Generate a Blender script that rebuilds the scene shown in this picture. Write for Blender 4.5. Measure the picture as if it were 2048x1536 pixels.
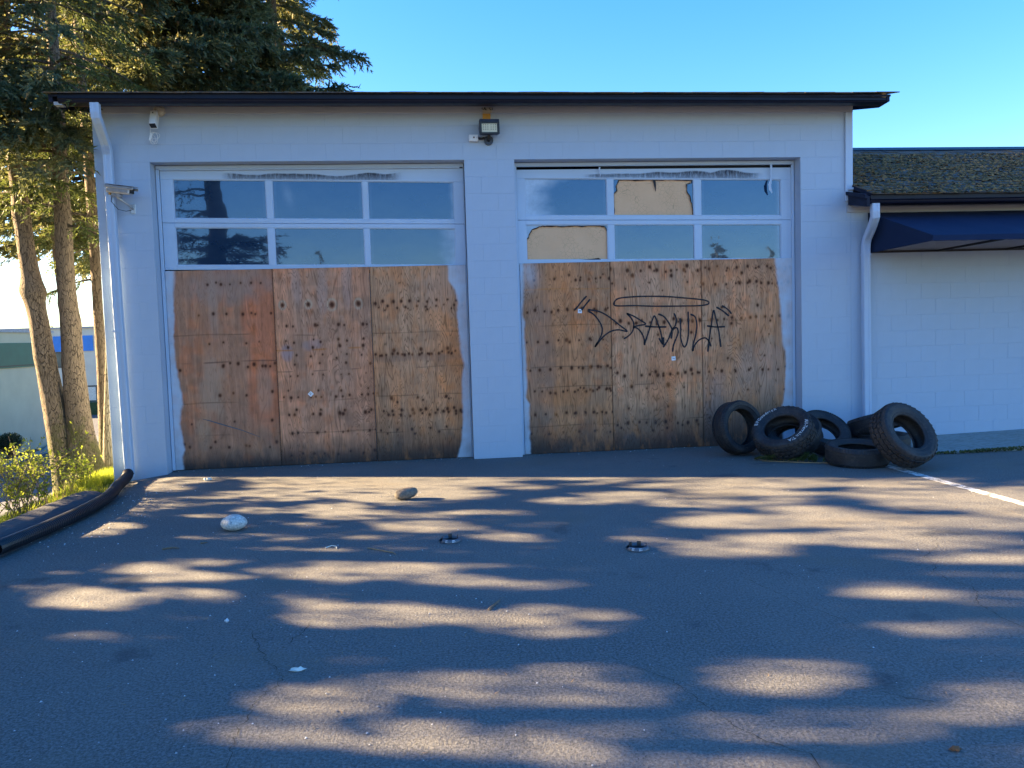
import bpy, bmesh, math, random
import numpy as np
from mathutils import Vector, Matrix, Euler, geometry
for o in list(bpy.data.objects): bpy.data.objects.remove(o)
S = bpy.context.scene; COL = S.collection
R = math.radians
# ---------------------------------------------------------------- camera
cam = bpy.data.cameras.new('camera'); camo = bpy.data.objects.new('camera', cam); COL.objects.link(camo)
YAW, PITCH, ROLL = 0.0977, 0.0612, 0.0304
fw = Vector((math.sin(YAW)*math.cos(PITCH), math.cos(YAW)*math.cos(PITCH), -math.sin(PITCH)))
rt = Vector((math.cos(YAW), -math.sin(YAW), 0)); dn = fw.cross(rt)
r2 = rt*math.cos(ROLL)+dn*math.sin(ROLL); d2 = -rt*math.sin(ROLL)+dn*math.cos(ROLL)
M4 = Matrix((r2, -d2, -fw)).transposed().to_4x4(); M4.translation = (3.8506, -9.4798, 1.4999)
camo.matrix_world = M4
cam.sensor_width = 36; cam.lens = 1539/2048*36; cam.clip_start = .05; cam.clip_end = 2000
S.camera = camo
# ---------------------------------------------------------------- sky, sun, exposure
SUN_EL, SUN_AZ = 19.5, -74.7           # degrees; azimuth from +Y towards +X
SKY_STRENGTH, SUN_STRENGTH, EXPOSURE = .066, 5.0, 3.25
w = bpy.data.worlds.new('World'); S.world = w; w.use_nodes = True
nt = w.node_tree; nt.nodes.clear()
sky = nt.nodes.new('ShaderNodeTexSky'); sky.sky_type = 'NISHITA'; sky.sun_disc = False
sky.sun_elevation = R(SUN_EL); sky.sun_rotation = R(SUN_AZ)
sky.air_density = 1.0; sky.dust_density = .5; sky.ozone_density = 2.6
hs = nt.nodes.new('ShaderNodeHueSaturation'); hs.inputs['Saturation'].default_value = 1.58; hs.inputs['Hue'].default_value = .514
bg = nt.nodes.new('ShaderNodeBackground'); bg.inputs[1].default_value = SKY_STRENGTH
wo = nt.nodes.new('ShaderNodeOutputWorld')
ga = nt.nodes.new('ShaderNodeGamma'); ga.inputs[1].default_value = .77      # a clear sky that stays blue down to the roofs
nt.links.new(sky.outputs[0], ga.inputs[0]); nt.links.new(ga.outputs[0], hs.inputs['Color']); nt.links.new(hs.outputs[0], bg.inputs[0]); nt.links.new(bg.outputs[0], wo.inputs[0])
sl = bpy.data.lights.new('sun', 'SUN'); sl.energy = SUN_STRENGTH; sl.angle = R(.5); sl.color = (1, .73, .40)
so = bpy.data.objects.new('sun', sl); COL.objects.link(so)
SUND = Vector((math.sin(R(SUN_AZ))*math.cos(R(SUN_EL)), math.cos(R(SUN_AZ))*math.cos(R(SUN_EL)), math.sin(R(SUN_EL))))
so.rotation_euler = SUND.to_track_quat('Z', 'Y').to_euler(); so.location = SUND*60
S.view_settings.view_transform = 'Standard'; S.view_settings.look = 'None'
S.view_settings.gamma = 1; S.view_settings.use_curve_mapping = False; S.view_settings.exposure = EXPOSURE
S.render.engine = 'CYCLES'; S.cycles.max_bounces = 6; S.cycles.transparent_max_bounces = 6
rng = np.random.default_rng(7); random.seed(7)
# ---------------------------------------------------------------- helpers
def tag(o, label=None, cat=None, group=None, kind=None):
    if label: o['label'] = label
    if cat: o['category'] = cat
    if group: o['group'] = group
    if kind: o['kind'] = kind
    return o
def empty(name, loc=(0, 0, 0), label=None, cat=None, group=None, rot=(0, 0, 0)):
    o = bpy.data.objects.new(name, None); o.empty_display_size = .1; COL.objects.link(o)
    o.location = loc; o.rotation_euler = rot
    return tag(o, label, cat, group)
def link(name, me, parent=None, mat=None, loc=None):
    o = bpy.data.objects.new(name, me); COL.objects.link(o)
    if parent is not None: o.parent = parent
    if loc is not None: o.location = loc
    if mat is not None and not me.materials:
        for m in (mat if isinstance(mat, (list, tuple)) else [mat]): me.materials.append(m)
    return o
class MB:
    """collects simple solids, then links them as one mesh object"""
    def __init__(s): s.v = []; s.f = []; s.mi = []
    def add(s, vs, fs, mi=0):
        n = len(s.v); s.v += [tuple(v) for v in vs]; s.f += [tuple(i+n for i in f) for f in fs]; s.mi += [mi]*len(fs); return s
    def box(s, x0, x1, y0, y1, z0, z1, mi=0):
        return s.add([(x0,y0,z0),(x1,y0,z0),(x1,y1,z0),(x0,y1,z0),(x0,y0,z1),(x1,y0,z1),(x1,y1,z1),(x0,y1,z1)],
                     [(0,3,2,1),(4,5,6,7),(0,1,5,4),(1,2,6,5),(2,3,7,6),(3,0,4,7)], mi)
    def obox(s, c, ax, ay, az, mi=0):   # oriented box: centre and half axes
        c, ax, ay, az = map(Vector, (c, ax, ay, az))
        vs = [c+i*ax+j*ay+k*az for k in (-1,1) for j in (-1,1) for i in (-1,1)]
        return s.add(vs, [(0,2,3,1),(4,5,7,6),(0,1,5,4),(1,3,7,5),(3,2,6,7),(2,0,4,6)], mi)
    def bar(s, a, b, w, h, up=(0,0,1), mi=0):
        a, b = Vector(a), Vector(b); d = b-a; u = Vector(up); x = d.cross(u).normalized(); u = x.cross(d).normalized()
        return s.obox((a+b)/2, x*w/2, d/2, u*h/2, mi)
    def tube(s, pts, rad, seg=8, mi=0, cap=True, ell=None):
        pts = [Vector(p) for p in pts]; n = len(pts); rad = rad if isinstance(rad, (list, tuple)) else [rad]*n
        base = len(s.v); prev = None
        for i, p in enumerate(pts):
            t = (pts[min(i+1,n-1)]-pts[max(i-1,0)]).normalized()
            if prev is None: x = t.cross(Vector((0,0,1)) if abs(t.z) < .9 else Vector((0,1,0))).normalized()
            else: x = (prev-t*prev.dot(t)).normalized()
            prev = x; y = t.cross(x)
            for k in range(seg):
                a = 2*math.pi*k/seg; s.v.append(tuple(p+(x*math.cos(a)+y*math.sin(a))*rad[i]))
        for i in range(n-1):
            for k in range(seg):
                a = base+i*seg+k; b = base+i*seg+(k+1) % seg; s.f.append((a, b, b+seg, a+seg)); s.mi.append(mi)
        if cap:
            s.f.append(tuple(base+k for k in range(seg))[::-1]); s.f.append(tuple(base+(n-1)*seg+k for k in range(seg))); s.mi += [mi, mi]
        return s
    def prism(s, prof, a, b, mi=0, axis='x'):   # closed (y, z) profile swept from x=a to x=b
        n = len(prof); vs = [(a, y, z) for y, z in prof]+[(b, y, z) for y, z in prof]
        if axis == 'y': vs = [(p[1], p[0], p[2]) for p in vs]
        fs = [(i, (i+1) % n, n+(i+1) % n, n+i) for i in range(n)]+[tuple(range(n))[::-1], tuple(range(n, 2*n))]
        return s.add(vs, fs, mi)
    def mesh(s, name, smooth=False, fix=True):
        me = bpy.data.meshes.new(name); me.from_pydata(s.v, [], s.f)
        me.polygons.foreach_set('material_index', s.mi)
        if fix:
            b = bmesh.new(); b.from_mesh(me); bmesh.ops.recalc_face_normals(b, faces=b.faces); b.to_mesh(me); b.free()
        if smooth: me.polygons.foreach_set('use_smooth', [True]*len(me.polygons))
        me.update(); return me
    def build(s, name, mat, parent=None, smooth=False, loc=None, fix=True):
        return link(name, s.mesh(name, smooth, fix), parent, mat, loc)
def bevel(o, w=.004, seg=1):
    m = o.modifiers.new('bevel', 'BEVEL'); m.width = w; m.segments = seg; m.limit_method = 'ANGLE'; m.angle_limit = R(40); return o
def np_mesh(name, V, F, mat=None, parent=None, smooth=False, col=None, loc=None):
    """V (n,3) array, F (m,k) array of equal-sided faces, col (n,4) point colours"""
    me = bpy.data.meshes.new(name); V = np.asarray(V, np.float32); F = np.asarray(F, np.int32); k = F.shape[1]
    me.vertices.add(len(V)); me.vertices.foreach_set('co', V.ravel())
    me.loops.add(F.size); me.loops.foreach_set('vertex_index', F.ravel())
    me.polygons.add(len(F)); me.polygons.foreach_set('loop_start', np.arange(0, F.size, k, dtype=np.int32))
    me.polygons.foreach_set('loop_total', np.full(len(F), k, np.int32))
    if smooth: me.polygons.foreach_set('use_smooth', np.ones(len(F), bool))
    if col is not None:
        a = me.color_attributes.new('tone', 'FLOAT_COLOR', 'POINT'); a.data.foreach_set('color', np.asarray(col, np.float32).ravel())
    me.update(calc_edges=True); me.validate()
    return link(name, me, parent, mat, loc)
def grid(nx, ny):
    i = np.arange(nx*ny).reshape(ny, nx)
    return np.stack([i[:-1,:-1], i[:-1,1:], i[1:,1:], i[1:,:-1]], -1).reshape(-1, 4)
def vnoise(x, y, seed=0):      # smooth value noise in 0..1
    r = np.random.default_rng(seed).random((64, 64)); xi = np.floor(x).astype(int); yi = np.floor(y).astype(int)
    fx = x-xi; fy = y-yi; fx = fx*fx*(3-2*fx); fy = fy*fy*(3-2*fy)
    g = lambda a, b: r[(xi+a) % 64, (yi+b) % 64]
    return (g(0,0)*(1-fx)+g(1,0)*fx)*(1-fy)+(g(0,1)*(1-fx)+g(1,1)*fx)*fy
def fbm(x, y, seed=0, o=4):
    t = 0; a = .5; n = 0
    for i in range(o): t = t+a*vnoise(x*2**i, y*2**i, seed+i); n += a; a *= .5
    return t/n
def sstep(a, b, x): t = np.clip((x-a)/(b-a), 0, 1); return t*t*(3-2*t)
# ---------------------------------------------------------------- materials
def srgb(r, g, b): return tuple(((c/255+.055)/1.055)**2.4 if c > 10 else c/255/12.92 for c in (r, g, b))
class NT:
    def __init__(s, name):
        s.m = bpy.data.materials.new(name); s.m.use_nodes = True; s.t = s.m.node_tree; s.b = s.t.nodes['Principled BSDF']
        s.out = s.t.nodes['Material Output']; s.tc = s.n('ShaderNodeTexCoord')
    def n(s, ty, **k):
        x = s.t.nodes.new(ty)
        for a, b in k.items(): setattr(x, a, b)
        return x
    def l(s, a, b): s.t.links.new(a, b)
    def inp(s, sock, v):
        if hasattr(v, 'is_output') or isinstance(v, bpy.types.NodeSocket): s.l(v, sock)
        elif isinstance(v, (tuple, list)) and len(v) == 3 and sock.type == 'RGBA': sock.default_value = (*v, 1)
        else: sock.default_value = v
    def mapped(s, scale=(1,1,1), coord='Object', loc=(0,0,0), rot=(0,0,0)):
        mp = s.n('ShaderNodeMapping'); mp.inputs['Scale'].default_value = scale; mp.inputs['Location'].default_value = loc; mp.inputs['Rotation'].default_value = rot
        s.l(s.tc.outputs[coord], mp.inputs['Vector']); return mp.outputs[0]
    def noise(s, scale=5, detail=4, rough=.55, vec=None, dist=0.0):
        x = s.n('ShaderNodeTexNoise'); x.inputs['Scale'].default_value = scale; x.inputs['Detail'].default_value = detail
        x.inputs['Roughness'].default_value = rough; x.inputs['Distortion'].default_value = dist
        s.l(vec if vec is not None else s.tc.outputs['Object'], x.inputs['Vector']); return x.outputs['Fac']
    def voronoi(s, scale, vec=None, feature='F1', out='Distance'):
        x = s.n('ShaderNodeTexVoronoi', feature=feature); x.inputs['Scale'].default_value = scale
        s.l(vec if vec is not None else s.tc.outputs['Object'], x.inputs['Vector']); return x.outputs[out]
    def ramp(s, fac, stops):
        x = s.n('ShaderNodeValToRGB'); e = x.color_ramp.elements
        while len(e) < len(stops): e.new(.5)
        for q, (p, c) in zip(e, stops): q.position = p; q.color = (*c, 1) if isinstance(c, tuple) else (c, c, c, 1)
        s.l(fac, x.inputs[0]); return x.outputs[0]
    def mix(s, fac, a, b, mode='MIX'):
        x = s.n('ShaderNodeMix', data_type='RGBA', blend_type=mode); x.clamp_factor = True
        s.inp(x.inputs['Factor'], fac); s.inp(x.inputs['A'], a); s.inp(x.inputs['B'], b); return x.outputs['Result']
    def math(s, op, a, b=0.0, c=None):
        x = s.n('ShaderNodeMath', operation=op); s.inp(x.inputs[0], a); s.inp(x.inputs[1], b)
        if c is not None: s.inp(x.inputs[2], c)
        return x.outputs[0]
    def bump(s, h, strength=.3, dist=.01, normal=None):
        x = s.n('ShaderNodeBump'); x.inputs['Strength'].default_value = strength; x.inputs['Distance'].default_value = dist
        s.l(h, x.inputs['Height'])
        if normal is not None: s.l(normal, x.inputs['Normal'])
        s.l(x.outputs[0], s.b.inputs['Normal']); return x.outputs[0]
    def set(s, color=None, rough=.6, metal=0, spec=None):
        if color is not None: s.inp(s.b.inputs['Base Color'], color)
        s.inp(s.b.inputs['Roughness'], rough); s.b.inputs['Metallic'].default_value = metal
        if spec is not None: s.b.inputs['Specular IOR Level'].default_value = spec
        return s
    def rand(s): return s.n('ShaderNodeObjectInfo').outputs['Random']
    def island(s): return s.n('ShaderNodeNewGeometry').outputs['Random Per Island']
MAT = {}
def simple(name, col, rough=.5, metal=0, var=.25, scale=12, bump=.0, bscale=60, spec=None):
    t = NT(name); n = t.noise(scale, 5)
    t.set(t.ramp(n, [(.3, tuple(c*(1-var) for c in col)), (.7, tuple(min(1, c*(1+var)) for c in col))]), rough, metal, spec)
    if bump: t.bump(t.noise(bscale, 4), bump, .004)
    MAT[name] = t.m; return t.m
# painted block / trim: cool off-white paint with dirt, drips and roller texture
def paint(name, col, dirt=.5):
    t = NT(name); a = t.noise(1.3, 5, .6); b = t.noise(22, 4); v = t.noise(3, 5, .6, t.mapped((6, 6, .6)))
    c = t.ramp(a, [(.3, tuple(q*.93 for q in col)), (.7, tuple(min(1, q*1.03) for q in col))])
    c = t.mix(t.math('MULTIPLY', t.ramp(v, [(.62, 0.), (.8, 1.)]), .22*dirt), c, (.30, .32, .34))
    c = t.mix(t.math('MULTIPLY', t.ramp(b, [(.68, 0.), (.78, 1.)]), .25*dirt), c, (.33, .36, .40))
    t.set(c, .55); t.bump(t.math('ADD', t.noise(140, 3), t.math('MULTIPLY', t.noise(30, 3), 1.2)), .28, .003)
    MAT[name] = t.m; return t.m
paint('wall_paint', (.405, .50, .635)); paint('trim_paint', (.46, .565, .72), .6); paint('door_paint', (.45, .575, .74), .4)
paint('frieze_paint', (.42, .44, .47), 1.0)
simple('gutter_metal', (.006, .008, .020), .42, 0, .2, 6, spec=.22)
simple('fascia_wood', (.014, .02, .042), .7, 0, .3, 8, .2, spec=.2)
simple('dark_void', (.006, .006, .007), .9)  # near-black colour stands in for unlit space at the doors
simple('raw_wood', (.55, .42, .22), .8, 0, .3, 20, .3)
simple('rot_wood', (.10, .045, .03), .9, 0, .4, 20, .4)
# asphalt
t = NT('asphalt'); big = t.noise(.55, 5, .6); mid = t.noise(5, 5, .65); fine = t.noise(75, 5, .75); agg = t.voronoi(115)
c = t.mix(t.ramp(big, [(.32, 0.), (.68, 1.)]), (.096, .093, .090), (.162, .155, .143)); c = t.mix(t.ramp(mid, [(.35, 0.), (.75, .5)]), c, (.078, .078, .080))
c = t.mix(t.math('MULTIPLY', t.ramp(t.noise(34, 4, .8), [(.52, 0.), (.66, 1.)]), .55), c, (.045, .045, .048)); c = t.mix(t.math('MULTIPLY', t.ramp(t.noise(42, 4, .8, t.mapped(loc=(5, 2, 0))), [(.54, 0.), (.68, 1.)]), .6), c, (.23, .22, .20))
c = t.mix(t.ramp(fine, [(.44, 0.), (.60, 1.)]), c, t.mix(.8, c, (.24, .24, .24)))
c = t.mix(t.math('MULTIPLY', t.ramp(agg, [(.0, 1.), (.22, 0.)]), .8), c, (.31, .30, .28))
c = t.mix(t.math('MULTIPLY', t.ramp(t.noise(95, 2, .5), [(.62, 0.), (.70, 1.)]), .75), c, (.03, .033, .04))
st = t.noise(.9, 4, .5, t.mapped((1, 1.6, 1), loc=(3, 8, 0)))
c = t.mix(t.math('MULTIPLY', t.ramp(st, [(.56, 0.), (.70, 1.)]), .45), c, (.165, .148, .122)); c = t.mix(t.math('MULTIPLY', t.ramp(t.noise(1.7, 5, .6, t.mapped(loc=(11, 4, 0))), [(.62, 0.), (.70, 1.)]), .5), c, (.045, .048, .056))
t.set(c, .86, spec=.25)
t.bump(t.math('ADD', t.math('MULTIPLY', t.noise(150, 4, .7), .7), t.math('ADD', t.math('MULTIPLY', t.noise(60, 3), 1.), t.math('MULTIPLY', t.noise(6, 3), 1.6))), 1.0, .006)
MAT['asphalt'] = t.m
t = NT('old_asphalt'); t.set(t.mix(t.noise(1.2, 5), (.05, .055, .07), (.09, .09, .10)), .9); t.bump(t.noise(60, 5, .7), .8, .01); MAT['old_asphalt'] = t.m
simple('crack_dirt', (.045, .042, .034), .95, 0, .5, 30)
t = NT('line_paint'); n = t.noise(14, 6, .7); n2 = t.noise(80, 4, .7)
t.set(t.mix(t.ramp(t.math('ADD', n, t.math('MULTIPLY', n2, .4)), [(.62, 0.), (.80, 1.)]), (.72, .74, .74), (.13, .135, .14)), .8); t.bump(n2, .6, .003); MAT['line_paint'] = t.m
t = NT('concrete'); a = t.noise(3, 6, .65); b = t.noise(14, 5, .6, t.mapped((1, 3, 1)))
t.set(t.mix(t.ramp(b, [(.45, 0.), (.75, 1.)]), t.mix(a, (.25, .27, .27), (.40, .41, .39)), (.16, .18, .15)), .9); t.bump(t.noise(60, 5, .7), .5, .006); MAT['concrete'] = t.m
t = NT('moss'); t.set(t.mix(t.ramp(t.noise(25, 4, .6), [(.4, 0.), (.6, 1.)]), (.035, .045, .012), (.13, .12, .025)), .95); t.bump(t.noise(90, 4), .9, .01); MAT['moss'] = t.m
t = NT('roof_moss'); t.set(t.ramp(t.island(), [(0, (.07, .055, .018)), (.45, (.20, .10, .030)), (1, (.46, .20, .055))]), .95); MAT['roof_moss'] = t.m
t = NT('shingle'); r_ = t.rand(); n = t.noise(14, 5, .7); m_ = t.noise(5, 5, .7, t.n('ShaderNodeNewGeometry').outputs['Position'])
c = t.ramp(r_, [(0, (.045, .040, .040)), (.5, (.08, .07, .062)), (1, (.13, .112, .10))])
c = t.mix(t.math('MULTIPLY', t.ramp(n, [(.45, 0.), (.7, 1.)]), .7), c, (.15, .14, .135)); c = t.mix(t.math('MULTIPLY', t.ramp(m_, [(.47, 0.), (.60, 1.)]), .75), c, (.14, .082, .026))
t.set(c, .95); t.bump(t.noise(70, 5, .8), .9, .01); MAT['shingle'] = t.m
# rubber
t = NT('rubber'); a = t.noise(7, 5, .65); b = t.noise(40, 4, .6)
c = t.mix(t.ramp(a, [(.45, 0.), (.75, 1.)]), (.016, .018, .024), (.052, .050, .052)); c = t.mix(t.math('MULTIPLY', t.ramp(b, [(.55, 0.), (.75, 1.)]), .6), c, (.10, .085, .075))
t.set(c, t.ramp(a, [(.3, .5), (.7, .75)]), spec=.4); t.bump(b, .25, .003); MAT['rubber'] = t.m
t = NT('dusty_rubber'); a = t.noise(5, 5, .65); b = t.noise(50, 5, .7)
c = t.mix(t.ramp(a, [(.4, 0.), (.7, 1.)]), (.018, .018, .022), (.055, .045, .040)); c = t.mix(t.math('MULTIPLY', t.ramp(b, [(.55, 0.), (.7, 1.)]), .55), c, (.12, .095, .08))
t.set(c, .8); t.bump(b, .7, .006); MAT['dusty_rubber'] = t.m
simple('white_rubber', (.62, .64, .66), .7, 0, .25, 40)
# bark
def bark(name, a, b, moss=.0, sc=1.0):
    t = NT(name); v = t.mapped((1.0*sc, 1.0*sc, .2*sc))
    x = t.n('ShaderNodeTexVoronoi', feature='DISTANCE_TO_EDGE'); x.inputs['Scale'].default_value = 46
    wv = t.n('ShaderNodeVectorMath', operation='ADD'); t.l(v, wv.inputs[0])
    nz = t.n('ShaderNodeTexNoise'); nz.inputs['Scale'].default_value = 9; t.l(v, nz.inputs['Vector'])
    sc_ = t.n('ShaderNodeVectorMath', operation='SCALE'); t.l(nz.outputs['Color'], sc_.inputs[0]); sc_.inputs['Scale'].default_value = .09
    t.l(sc_.outputs[0], wv.inputs[1]); t.l(wv.outputs[0], x.inputs['Vector']); e = x.outputs['Distance']
    g = t.ramp(e, [(.0, 0.), (.09, 1.)]); c = t.mix(g, tuple(q*.35 for q in a), t.mix(t.noise(20, 5, .7), a, b))
    if moss:
        z = t.n('ShaderNodeSeparateXYZ'); t.l(t.tc.outputs['Object'], z.inputs[0])
        hm = t.math('MULTIPLY', t.ramp(t.math('ADD', t.math('MULTIPLY', z.outputs[2], -.55), t.math('MULTIPLY', t.noise(5, 5, .65), 1.5)), [(.42, 0.), (.72, 1.)]), moss)
        c = t.mix(hm, c, t.mix(t.noise(40, 4, .7), (.05, .06, .012), (.13, .13, .03)))
    t.set(c, .92); t.bump(t.math('ADD', t.math('MULTIPLY', g, .8), t.noise(70, 5, .7)), 1.0, .02); MAT[name] = t.m; return t.m
bark('bark', (.155, .112, .08), (.31, .235, .165), .85); bark('pale_bark', (.34, .29, .20), (.46, .40, .30)); bark('dark_bark', (.10, .075, .05), (.22, .17, .12))
# foliage: opaque + translucent leaf
def leaf(name, stops, trans=.35, tcol=(.30, .30, .04)):
    t = NT(name); c = t.ramp(t.island(), stops); t.set(c, .6, spec=.3)
    tr = t.n('ShaderNodeBsdfTranslucent'); t.inp(tr.inputs['Color'], t.mix(.5, c, tcol))
    mx = t.n('ShaderNodeMixShader'); mx.inputs[0].default_value = trans; t.l(t.b.outputs[0], mx.inputs[1]); t.l(tr.outputs[0], mx.inputs[2]); t.l(mx.outputs[0], t.out.inputs[0])
    MAT[name] = t.m; return t.m
leaf('spruce_needles', [(0, (.045, .075, .045)), (.5, (.095, .135, .080)), (.8, (.16, .185, .10)), (.95, (.21, .21, .10)), (1, (.30, .18, .07))], .40, (.24, .22, .05))
leaf('fir_needles', [(0, (.04, .07, .026)), (.5, (.08, .12, .042)), (.9, (.14, .165, .055)), (1, (.20, .15, .05))], .28, (.22, .25, .045))
leaf('dark_needles', [(0, (.015, .026, .015)), (.6, (.03, .045, .022)), (1, (.06, .07, .03))], .2)
leaf('grass_blades', [(0, (.10, .15, .015)), (.6, (.20, .26, .025)), (1, (.32, .32, .06))], .5, (.55, .62, .05))
leaf('bush_leaves', [(0, (.13, .16, .02)), (.6, (.24, .27, .03)), (1, (.32, .34, .06))], .5, (.42, .52, .06))
leaf('sprig_needles', [(0, (.025, .055, .018)), (.7, (.05, .09, .03)), (1, (.09, .13, .045))], .25)
leaf('far_leaves', [(0, (.11, .12, .05)), (.6, (.20, .20, .09)), (1, (.32, .31, .16))], .4, (.4, .36, .12))
leaf('far_dark_leaves', [(0, (.03, .045, .035)), (1, (.08, .09, .065))], .25)
# plywood: tones come from the sheet's own point colours, fine veneer figure from noise contours
t = NT('plywood'); at = t.n('ShaderNodeVertexColor', layer_name='tone'); v = t.mapped((3.4, 3.4, .40))
fig = t.noise(1.6, 3, .5, v, .6); con = t.math('FRACT', t.math('MULTIPLY', fig, 30.0))
line = t.ramp(con, [(.0, 1.), (.16, .25), (.45, 0.), (.84, .1), (1, 1.)]); fib = t.noise(60, 4, .7, t.mapped((1, 1, .03)))
mask = t.math('MULTIPLY', t.math('ADD', t.math('MULTIPLY', line, .66), t.math('MULTIPLY', fib, .40)), at.outputs['Alpha'])
c = t.mix(mask, at.outputs['Color'], t.mix(.80, at.outputs['Color'], (.06, .026, .012)))
c = t.mix(t.math('MULTIPLY', t.math('MULTIPLY', t.ramp(t.noise(9, 5, .65, t.mapped((1, 1, .35))), [(.52, 0.), (.66, 1.)]), .28), at.outputs['Alpha']), c, (.74, .27, .09))
t.set(c, .85, spec=.2); t.bump(t.math('ADD', t.math('MULTIPLY', line, .5), fib), .45, .004); MAT['plywood'] = t.m
# dark window glass, frost = overspray and grime kept in the pane's own point colours
t = NT('window_glass'); at = t.n('ShaderNodeVertexColor', layer_name='tone')
t.set((.010, .036, .088), .06); nb = t.bump(t.noise(2.2, 2, .5), .035, .05)
gl = t.n('ShaderNodeBsdfGlossy'); gl.inputs['Roughness'].default_value = .015; gl.inputs['Color'].default_value = (.15, .245, .36, 1); t.l(nb, gl.inputs['Normal'])
mx = t.n('ShaderNodeMixShader'); mx.inputs[0].default_value = .31; t.l(t.b.outputs[0], mx.inputs[1]); t.l(gl.outputs[0], mx.inputs[2])
df = t.n('ShaderNodeBsdfDiffuse'); df.inputs['Color'].default_value = (.50, .62, .76, 1)
m2 = t.n('ShaderNodeMixShader'); fr = t.math('MULTIPLY', at.outputs['Color'], t.ramp(t.noise(18, 5, .7), [(.3, .8), (.6, 1.)])); t.l(fr, m2.inputs[0])
t.l(mx.outputs[0], m2.inputs[1]); t.l(df.outputs[0], m2.inputs[2]); t.l(m2.outputs[0], t.out.inputs[0]); MAT['window_glass'] = t.m
t = NT('foam_board'); e = t.voronoi(20, t.mapped((1, 1, 1)), 'DISTANCE_TO_EDGE'); z = t.n('ShaderNodeSeparateXYZ'); t.l(t.tc.outputs['Object'], z.inputs[0])
crk = t.math('MULTIPLY', t.ramp(e, [(.0, 1.), (.035, 0.)]), t.ramp(t.noise(3.5, 3), [(.42, 0.), (.55, 1.)]))
c = t.mix(t.math('MULTIPLY', crk, .6), t.mix(t.noise(4, 5), (.66, .40, .235), (.78, .50, .30)), (.24, .16, .08))
t.set(c, .8); t.bump(t.math('ADD', t.noise(40, 4), t.math('MULTIPLY', e, 2.)), .35, .004); MAT['foam_board'] = t.m
simple('burnt_film', (.035, .018, .010), .8, 0, .4, 20); simple('marker_ink', (.012, .014, .022), .75, 0, .2, 20); simple('sticker_paper', (.74, .76, .80), .6, 0, .1, 40)
simple('pencil_ink', (.10, .11, .14), .7); simple('white_plastic', (.72, .74, .76), .4, 0, .08, 10); simple('black_plastic', (.014, .015, .019), .45, 0, .2, 10)
simple('steel', (.46, .48, .51), .42, .6, .12, 14); simple('lamp_housing', (.035, .05, .085), .5, 0, .2, 8, .2); simple('lamp_panel', (.62, .58, .42), .5, 0, .08, 10)
simple('cardboard', (.55, .30, .07), .85, 0, .2, 10); simple('foam_blob', (.52, .46, .34), .9, 0, .2, 40, .5); simple('led_dark', (.16, .13, .08), .4)
simple('pipe_plastic', (.012, .014, .020), .42, 0, .35, 8)
t = NT('awning_cloth'); t.set(t.mix(t.noise(3, 4), (.007, .018, .052), (.011, .026, .072)), .85, spec=.2); t.bump(t.noise(220, 2), .2, .002); MAT['awning_cloth'] = t.m
t = NT('pale_stone'); n = t.noise(60, 5, .7); t.set(t.ramp(n, [(.35, (.24, .25, .25)), (.5, (.52, .53, .52)), (.7, (.74, .74, .72))]), .8); t.bump(t.noise(40, 4), .3, .004); MAT['pale_stone'] = t.m
t = NT('brown_stone'); n = t.noise(45, 5, .7); t.set(t.ramp(n, [(.35, (.10, .085, .07)), (.6, (.22, .185, .15)), (.8, (.32, .28, .23))]), .8); t.bump(t.noise(40, 4), .35, .004); MAT['brown_stone'] = t.m
t = NT('gravel_stone'); t.set(t.ramp(t.island(), [(0, (.10, .10, .10)), (.4, (.35, .36, .37)), (1, (.75, .76, .78))]), .7); MAT['gravel_stone'] = t.m
simple('beige_wall', (.50, .47, .34), .8, 0, .06, 1.5, .2); simple('white_wall', (.56, .56, .48), .8, 0, .05, 1.5, .2); simple('green_band', (.008, .10, .07), .5, 0, .12, 2); simple('blue_band', (.025, .20, .62), .5, 0, .12, 2)
simple('pane_glass', (.07, .10, .10), .12, 0, .3, 1.5); simple('dark_frame', (.02, .02, .022), .5); simple('roof_edge', (.30, .33, .38), .6); simple('blind_slats', (.6, .62, .56), .6)
simple('hedge_green', (.03, .06, .02), .9, 0, .4, 8, .6); simple('soil', (.045, .035, .024), .95, 0, .5, 14, .6); simple('verge_soil', (.10, .11, .03), .95, 0, .5, 9, .8); simple('twig_wood', (.17, .12, .08), .85, 0, .3, 30)
simple('dry_stem', (.34, .22, .11), .85, 0, .3, 30); simple('dead_leaf', (.20, .08, .03), .8, 0, .4, 30); simple('litter_paper', (.62, .65, .62), .7, 0, .15, 30, .4)
t = NT('clear_plastic'); t.set((.55, .62, .70), .25); MAT['clear_plastic'] = t.m
t = NT('far_ground'); t.set(t.mix(t.noise(.2, 4), (.05, .06, .035), (.10, .09, .06)), .95); MAT['far_ground'] = t.m
# ================================================================ SETTING
def lot_z(X): return -.085*(1-sstep(0, .85, X))
TX = [-200, -60, -13, -6.4, -3, -1.7, -.9, -.2, .1, .42]; TZ = [-3.4, -3.2, -2.76, -2.0, -1.5, -.72, -.29, -.09, -.09, -.115]
def land_z(X, Y=None): return np.interp(X, TX, TZ)
def sheet(name, xs, ys, zf, mat, kind='structure', rough=0):
    Xg, Yg = np.meshgrid(xs, ys); Zg = zf(Xg)+(rough*(fbm(Xg*1.3+9, Yg*1.3+5, 3)-.5) if rough else 0)
    o = np_mesh(name, np.stack([Xg, Yg, Zg], -1).reshape(-1, 3), grid(len(xs), len(ys)), MAT[mat], smooth=True); o['kind'] = kind; return o
lot = sheet('asphalt_lot', np.r_[np.linspace(.22, 1.6, 30), np.linspace(1.8, 40, 40)], np.r_[np.linspace(-45, -10, 20), np.linspace(-9.5, .38, 40)], lot_z, 'asphalt')
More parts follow.
